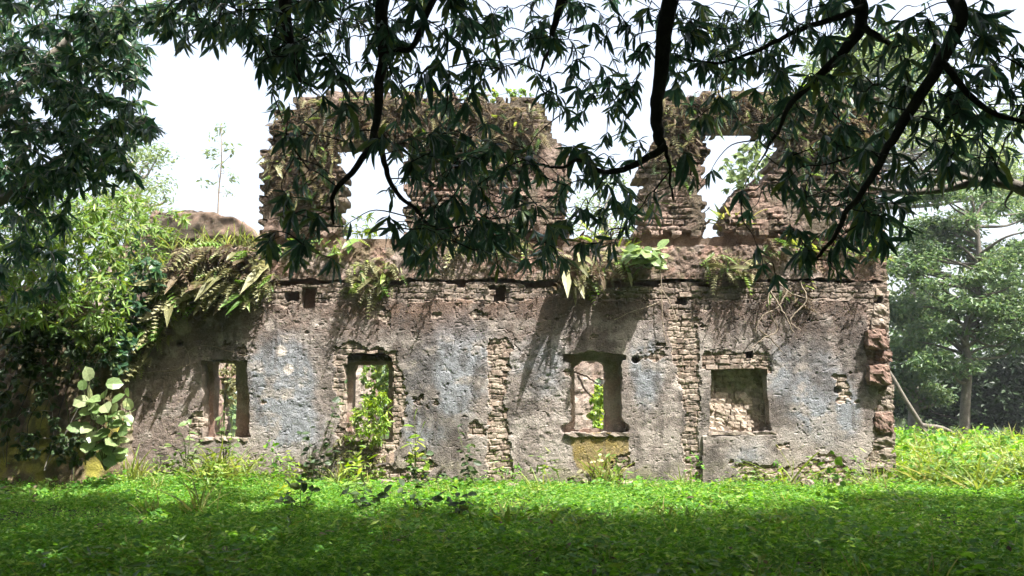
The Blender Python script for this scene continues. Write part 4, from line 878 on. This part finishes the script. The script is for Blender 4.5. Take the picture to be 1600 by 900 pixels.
# ------------------------------------------------------------------ trees behind
def crown_tree(name, label, base, trunk_pts, clumps, mat, leaf, per, bark, r0, flat=0.5, shape=DIAMOND, group='trees behind the ruin'):
    """clumps: (centre, radius) in the place"""
    rt = root(name, tuple(base), label, 'tree', group); A = Acc()
    c = curve([np.array(base) + (0, 0, -0.2)] + trunk_pts, 7); A.add(*tube(c, np.linspace(r0, r0 * 0.45, len(c)), 10))
    part('trunk', A.mesh('trunk', ORG[rt], flat=False), bark, rt)
    Lm = Acc(); ps = []
    for ctr, rad in clumps:
        ctr = np.array(ctr); i = int(np.argmin(np.linalg.norm(c - ctr, axis=1) + 1.2 * np.maximum(0, c[:, 2] - ctr[2] + 0.5))); a = c[i]; m = (a + ctr) / 2 + rng.normal(0, 0.2, 3)
        Lm.add(*tube(curve([a, m, ctr], 5), np.linspace(r0 * 0.35, r0 * 0.08, 11), 5))
        n = int(per * rad * rad); q = rng.normal(0, 1, (n, 3)); q = q / np.linalg.norm(q, axis=1)[:, None] * (rng.random(n) ** 0.45)[:, None] * rad
        q[:, 2] *= flat; ok = fbm(q[:, 0] * 2.2 / rad * 1.5 + ctr[0], q[:, 2] * 2.2 / rad * 2 + ctr[2] + q[:, 1], 3, 66) > 0.43
        ps.append(ctr + q[ok])
    part('limb', Lm.mesh('limb', ORG[rt], flat=False), bark, rt)
    ps = np.concatenate(ps); n = len(ps)
    D = unit(rng.normal(0, 1, (n, 3)) * (1, 1, 0.5) + (0, 0, -0.25)); U = ups(n, 0.45)
    V, Ft, t = join_leaves(shape, ps, frames(D, U), leaf * rng.uniform(0.6, 1.25, n)); part('crown', make_mesh('crown', V - ORG[rt], [Ft], t), mat, rt)
    return rt
def cl(lst, Y, dy=1.5): return [(P(x, y, Y + rng.uniform(-dy, dy)), r * Y / F_PX) for x, y, r in lst]
def rnd(cx, cy, rx, ry, n, r): return [(cx + rx * rng.uniform(-1, 1), cy + ry * rng.uniform(-1, 1), r * rng.uniform(0.7, 1.3)) for _ in range(n)]
crown_tree('forest_tree', 'slender pale-trunked tree standing beyond the broken right end of the ruin', P(1506, 690, 27), [P(1508, 640, 27), P(1512, 570, 27), P(1508, 520, 27), P(1530, 440, 27), P(1525, 340, 27)],
           cl(rnd(1520, 345, 110, 50, 20, 42) + rnd(1500, 440, 100, 50, 20, 40) + rnd(1470, 530, 70, 50, 12, 34) + rnd(1570, 490, 50, 50, 10, 36), 27), L_FAR, 0.2, 850, M_GREYBARK, 0.17, 0.42)
crown_tree('forest_tree', 'pale hazy tall tree showing above the upper block at the broken corner', P(1330, 680, 40), [P(1335, 500, 40), P(1340, 300, 40), P(1330, 150, 40)],
           cl(rnd(1340, 120, 70, 60, 18, 45) + rnd(1410, 160, 60, 70, 18, 42) + rnd(1280, 150, 40, 40, 7, 34) + rnd(1490, 230, 80, 70, 20, 42) + rnd(1570, 280, 40, 40, 8, 42), 40, 2), L_FARLIGHT, 0.27, 380, M_PALEBARK, 0.35, 0.6)
crown_tree('forest_tree', 'dark bushy tree filling the far right edge behind the weeds', P(1585, 690, 33), [P(1585, 640, 33), P(1580, 580, 33)], cl(rnd(1560, 600, 70, 45, 20, 42) + rnd(1460, 620, 60, 40, 14, 36) + rnd(1640, 560, 40, 60, 6, 50), 33), L_FARDARK, 0.26, 600, M_BARK, 0.25, 0.7)
crown_tree('forest_tree', 'light green tree close behind the broken right end of the ruin', P(1425, 690, 31), [P(1428, 600, 31), P(1425, 500, 31), P(1430, 400, 31)], cl(rnd(1425, 420, 45, 70, 16, 36) + rnd(1425, 550, 45, 70, 18, 36), 31), L_FAR, 0.22, 800, M_PALEBARK, 0.2, 0.55)
crown_tree('forest_tree', 'hazy tree beyond the overgrown left end, half hidden by dark leaves', P(215, 680, 34), [P(215, 500, 34), P(218, 350, 34), P(215, 280, 34)], cl(rnd(215, 270, 45, 35, 11, 34) + rnd(190, 330, 50, 30, 7, 36), 34), L_FARLIGHT, 0.22, 260, M_PALEBARK, 0.2, 0.6)
crown_tree('forest_tree', 'wispy sapling standing against the white sky beside the upper block', P(340, 350, 21.5), [P(342, 300, 21.5), P(346, 250, 21.5), P(345, 195, 21.5)], cl([(330, 240, 16), (360, 230, 17), (345, 200, 14), (320, 285, 15), (365, 275, 14), (345, 260, 12), (335, 215, 12), (355, 300, 13)], 21.5, 0.3), L_FARLIGHT, 0.15, 800, M_DRYVINE, 0.022, 0.7, group='saplings')
crown_tree('forest_tree', 'spreading tree seen through the gap between the two upper blocks', P(945, 680, 36), [P(945, 500, 36), P(945, 380, 36)], cl(rnd(945, 310, 40, 30, 7, 26) + rnd(940, 360, 50, 20, 6, 26), 36), L_FARLIGHT, 0.22, 200, M_PALEBARK, 0.2, 0.6)
# leaning trunk and the pale limb of a tree out of the frame
A = Acc(); c = curve([P(1470, 720, 24), P(1440, 665, 24), P(1415, 625, 24), P(1395, 590, 24), P(1375, 560, 24.2)], 6); A.add(*tube(c, np.linspace(0.075, 0.045, len(c)), 10)); A.add(*tube(curve([P(1440, 665, 24), P(1475, 670, 24), P(1510, 690, 24.3)], 5), np.linspace(0.08, 0.04, 11), 7))
lo = single('leaning_trunk', A.mesh('leaning_trunk', flat=False), M_GREYBARK, 'bare pale trunk leaning against the broken right end of the ruin', 'dead tree')
pl = root('pale_limbed_tree', (11.6, 12.5, 0.0), 'pale grey limb of a tree reaching in from the right edge', 'tree')
c = curve([(11.6, 12.5, -0.2), (11.5, 12.5, 2.2), (10.6, 12.5, 4.0)], 6); A = Acc(); A.add(*tube(c, np.linspace(0.3, 0.22, len(c)), 10)); part('trunk', A.mesh('trunk', ORG[pl], flat=False), M_GREYBARK, pl)
A = Acc(); c = curve([(10.6, 12.5, 3.9), P(1640, 310, 12.5), P(1580, 288, 12.5), P(1530, 284, 12.6), P(1470, 296, 12.6), P(1410, 300, 12.7), P(1360, 292, 12.8)], 6); A.add(*tube(c, np.linspace(0.12, 0.03, len(c)), 9)); A.add(*tube(curve([P(1540, 286, 12.6), P(1490, 270, 12.4), P(1440, 266, 12.4)], 5), np.linspace(0.06, 0.02, 11), 7))
for k in range(9):
    i = int(rng.integers(8, len(c) - 2)); e = c[i] + np.array([rng.uniform(-0.9, 0.3), rng.uniform(-0.5, 0.5), rng.uniform(-0.5, 0.7)]); A.add(*tube(curve([c[i], (c[i] + e) / 2 + rng.normal(0, 0.08, 3), e], 5), np.linspace(0.025, 0.006, 11), 5))
part('limb', A.mesh('limb', ORG[pl], flat=False), M_GREYBARK, pl)

# far belt of wood; part behind the camera added and raised to block sky light
nb = 80000
ang = rng.uniform(-math.pi, math.pi, nb); dist = rng.uniform(46, 62, nb) - 24 * smooth(1.2, 1.7, np.abs(ang)); bx = np.sin(ang) * dist * 1.1; by = np.cos(ang) * dist
top = 13.0 * smooth(1.2, 1.7, np.abs(ang)) + 3.6 + 4.5 * smooth(0.25, 0.5, ang) + 3.0 * smooth(-0.35, -0.6, ang) + 2.5 * fbm(bx * 0.12, by * 0.12, 3, 71)
bz = rng.random(nb) * top
D = unit(rng.normal(0, 1, (nb, 3))); V, Ft, t = join_leaves(DIAMOND, np.stack([bx, by, bz], -1), frames(D, ups(nb, .5)), 0.75 * rng.uniform(0.6, 1.3, nb))
single('far_wood', make_mesh('far_wood', V, [Ft], t), L_FAR, 'far belt of green wood closing the clearing, with an added unseen part behind the camera', 'wood', kind='stuff')

# ------------------------------------------------------------------ ground cover
def clump(shape, n, rad, h0, h1, size, mat, up=0.8, side=1.0, name='clump'):
    a = rng.uniform(0, 6.3, n); r = rad * np.sqrt(rng.random(n)); z = rng.uniform(h0, h1, n) * (1 - 0.4 * (r / rad) ** 2)
    pos = np.stack([r * np.cos(a), r * np.sin(a), z], -1); D = np.stack([rng.normal(0, side, n), rng.normal(0, side, n), rng.normal(0.1, 0.35, n)], -1)
    V, Ft, t = join_leaves(shape, pos, frames(unit(D), np.array([0, -0.1, 1.0]) * up + rng.normal(0, 0.4, (n, 3))), size * rng.uniform(0.6, 1.25, n))
    me = make_mesh(name, V, [Ft], t); me.materials.append(mat); return me
def blades(n, rad, L, mat, lean=0.35):
    pos = np.stack([rng.normal(0, rad, n), rng.normal(0, rad, n), np.zeros(n)], -1); D = np.stack([rng.normal(0, lean, n), rng.normal(0, lean, n), np.ones(n)], -1)
    V, Ft, t = join_leaves(THIN, pos, frames(unit(D), -D * (1, 1, 0) + (0.01, 0, 0.1) + rng.normal(0, .2, (n, 3))), L * rng.uniform(0.5, 1.2, n))
    me = make_mesh('blades', V, [Ft], t); me.materials.append(mat); return me

def scatter(name, label, cat, verts_fn, dens_fn, meshes, density, smin, smax, seed, tilt=0.25):
    xs, ys = verts_fn; X, Y = np.meshgrid(xs, ys); Zg = gz(X, Y)
    me = make_mesh(name, np.stack([X, Y, Zg], -1).reshape(-1, 3), [grid_faces(len(ys), len(xs))])
    a = me.attributes.new('dens', 'FLOAT', 'POINT'); a.data.foreach_set('value', np.asarray(dens_fn(X, Y), np.float32).ravel())
    o = single(name, me, M_SOIL, label, cat, kind='stuff')
    src = bpy.data.collections.new(name + '_source')
    for k, m in enumerate(meshes): src.objects.link(bpy.data.objects.new('%s_piece' % name, m))
    ng = bpy.data.node_groups.new(name, 'GeometryNodeTree'); ng.interface.new_socket('Geometry', in_out='INPUT', socket_type='NodeSocketGeometry'); ng.interface.new_socket('Geometry', in_out='OUTPUT', socket_type='NodeSocketGeometry')
    N = ng.nodes; L = ng.links; gi = N.new('NodeGroupInput'); go = N.new('NodeGroupOutput')
    dp = N.new('GeometryNodeDistributePointsOnFaces'); na = N.new('GeometryNodeInputNamedAttribute'); na.data_type = 'FLOAT'; na.inputs['Name'].default_value = 'dens'
    mu = N.new('ShaderNodeMath'); mu.operation = 'MULTIPLY'; mu.inputs[1].default_value = density; L.new(na.outputs['Attribute'], mu.inputs[0]); L.new(mu.outputs[0], dp.inputs['Density']); dp.inputs['Seed'].default_value = seed
    ci = N.new('GeometryNodeCollectionInfo'); ci.inputs['Collection'].default_value = src; ci.inputs['Separate Children'].default_value = True; ci.inputs['Reset Children'].default_value = True
    ip = N.new('GeometryNodeInstanceOnPoints'); ip.inputs['Pick Instance'].default_value = True
    rv = N.new('FunctionNodeRandomValue'); rv.data_type = 'FLOAT_VECTOR'; rv.inputs[0].default_value = (-tilt, -tilt, 0); rv.inputs[1].default_value = (tilt, tilt, 6.283)
    rs = N.new('FunctionNodeRandomValue'); rs.data_type = 'FLOAT'; rs.inputs[2].default_value = smin; rs.inputs[3].default_value = smax
    L.new(gi.outputs[0], dp.inputs['Mesh']); L.new(dp.outputs['Points'], ip.inputs['Points']); L.new(ci.outputs[0], ip.inputs['Instance'])
    L.new(rv.outputs[0], ip.inputs['Rotation']); L.new(rs.outputs[1], ip.inputs['Scale']); L.new(ip.outputs[0], go.inputs[0])
    md = o.modifiers.new('scatter', 'NODES'); md.node_group = ng
    return o
def infrustum(X, Y, m=1.0): return (np.abs(X) < 0.62 * Y + m) & (Y > 6.2)
def herb_d(X, Y):
    d = infrustum(X, Y) * (1.0 + 0.8 * smooth(13, 9, Y)) * (0.15 + 1.6 * smooth(0.3, 0.75, fbm(X * 1.1, Y * 1.1, 4, 55)))
    return d * np.where((Y > WY - 0.1) & (X < 7.6), 0.3, 1.0)
dead = clump(OVAL, 5, 0.3, 0.08, 0.16, 0.10, L_FERNDRY, 0.9)
wild = [dead] + [clump(OVAL, 18, 0.14, 0.05, 0.24, 0.085, L_HERB, 0.7) for _ in range(3)] + [clump(LANCE_B, 16, 0.12, 0.05, 0.26, 0.11, L_SHRUB, 0.6) for _ in range(2)] + [blades(16, 0.05, 0.28, L_GRASS, 0.5), blades(14, 0.06, 0.24, L_HERB, 0.7)]
scatter('mixed_weeds', 'taller mixed weeds and grass blades standing out of the herb carpet', 'weeds', (np.arange(-13, 17, 0.25), np.arange(6, 25, 0.25)), lambda X, Y: infrustum(X, Y) * smooth(0.42, 0.62, fbm(X * 0.9, Y * 0.9, 3, 58)) * (Y < WY - 0.1), wild, 20, 0.5, 1.35, 9)
herb = [clump(DIAMOND, 34, 0.13, 0.015, 0.11, 0.045, L_HERB) for _ in range(5)] + [clump(DIAMOND, 26, 0.12, 0.03, 0.17, 0.055, L_HERB) for _ in range(2)]
scatter('ground_cover', 'carpet of small-leaved bright green herbs in front of the ruin', 'ground cover', (np.arange(-13, 17, 0.25), np.arange(6, 25, 0.25)), herb_d, herb, 130, 0.7, 1.5, 3)
def weed_d(X, Y):
    right = smooth(7.3, 8.4, X) * smooth(14.0, 15.6, Y); foot = smooth(WY - 1.1, WY - 0.4, Y) * (Y < WY - 0.1) * (0.15 + smooth(0.5, 0.65, fbm(X * 0.8, Y * 0.8, 3, 57)) * 0.5) * (X < 7.5)
    mound = 0.9 * blob(X, Y, -5.6, 16.0, 1.3, 0.6); inner = (Y > WY + 0.7) * (X < 7.4) * 0.35
    return infrustum(X, Y, 2) * np.clip(right * (0.8 + 2.8 * smooth(0.4, 0.65, fbm(X * 0.7, Y * 0.7, 3, 59))) + foot + mound + inner + 0.02, 0, 3.5)
weeds = [clump(LANCE_B, 46, 0.16, 0.06, 0.5, 0.10, L_SHRUB, 0.7) for _ in range(3)] + [clump(LANCE_B, 40, 0.15, 0.06, 0.5, 0.11, L_LIME, 0.7)] + [blades(34, 0.07, 0.45, L_GRASS), blades(26, 0.07, 0.55, L_GRASS, 0.5)] + [clump(OVAL, 34, 0.15, 0.04, 0.34, 0.075, L_SHRUB, 0.7) for _ in range(2)] + [clump(OVAL, 34, 0.12, 0.04, 0.6, 0.08, L_HERB, 0.7)]
scatter('tall_weeds', 'tall sunlit weeds and grass beyond the broken end and along the wall foot', 'weeds', (np.arange(-13, 17, 0.25), np.arange(12, 26, 0.25)), weed_d, weeds, 16, 0.4, 1.9, 5)


# ------------------------------------------------------------------ thin haze added to lift dark tones like lens glare
def haze_box():
    x0, x1, y0, y1, z0, z1 = -420, 420, -320, 1520, -1.5, 26.0
    V = np.array([(x, y, z) for z in (z0, z1) for y in (y0, y1) for x in (x0, x1)], float)
    Fq = np.array([(0, 2, 3, 1), (4, 5, 7, 6), (0, 1, 5, 4), (2, 6, 7, 3), (0, 4, 6, 2), (1, 3, 7, 5)])
    m = bpy.data.materials.new('glare_haze'); m.use_nodes = True; t = m.node_tree; t.nodes.remove(t.nodes['Principled BSDF'])
    v = t.nodes.new('ShaderNodeVolumePrincipled'); v.inputs['Color'].default_value = (0.86, 0.93, 1.0, 1); v.inputs['Density'].default_value = 0.0008; v.inputs['Anisotropy'].default_value = 0.0
    t.links.new(v.outputs[0], t.nodes['Material Output'].inputs['Volume'])
    single('haze', make_mesh('haze', V, [Fq]), m, 'thin added haze that pales far trees and lifts dark leaves like glare', 'haze', kind='stuff')
haze_box()
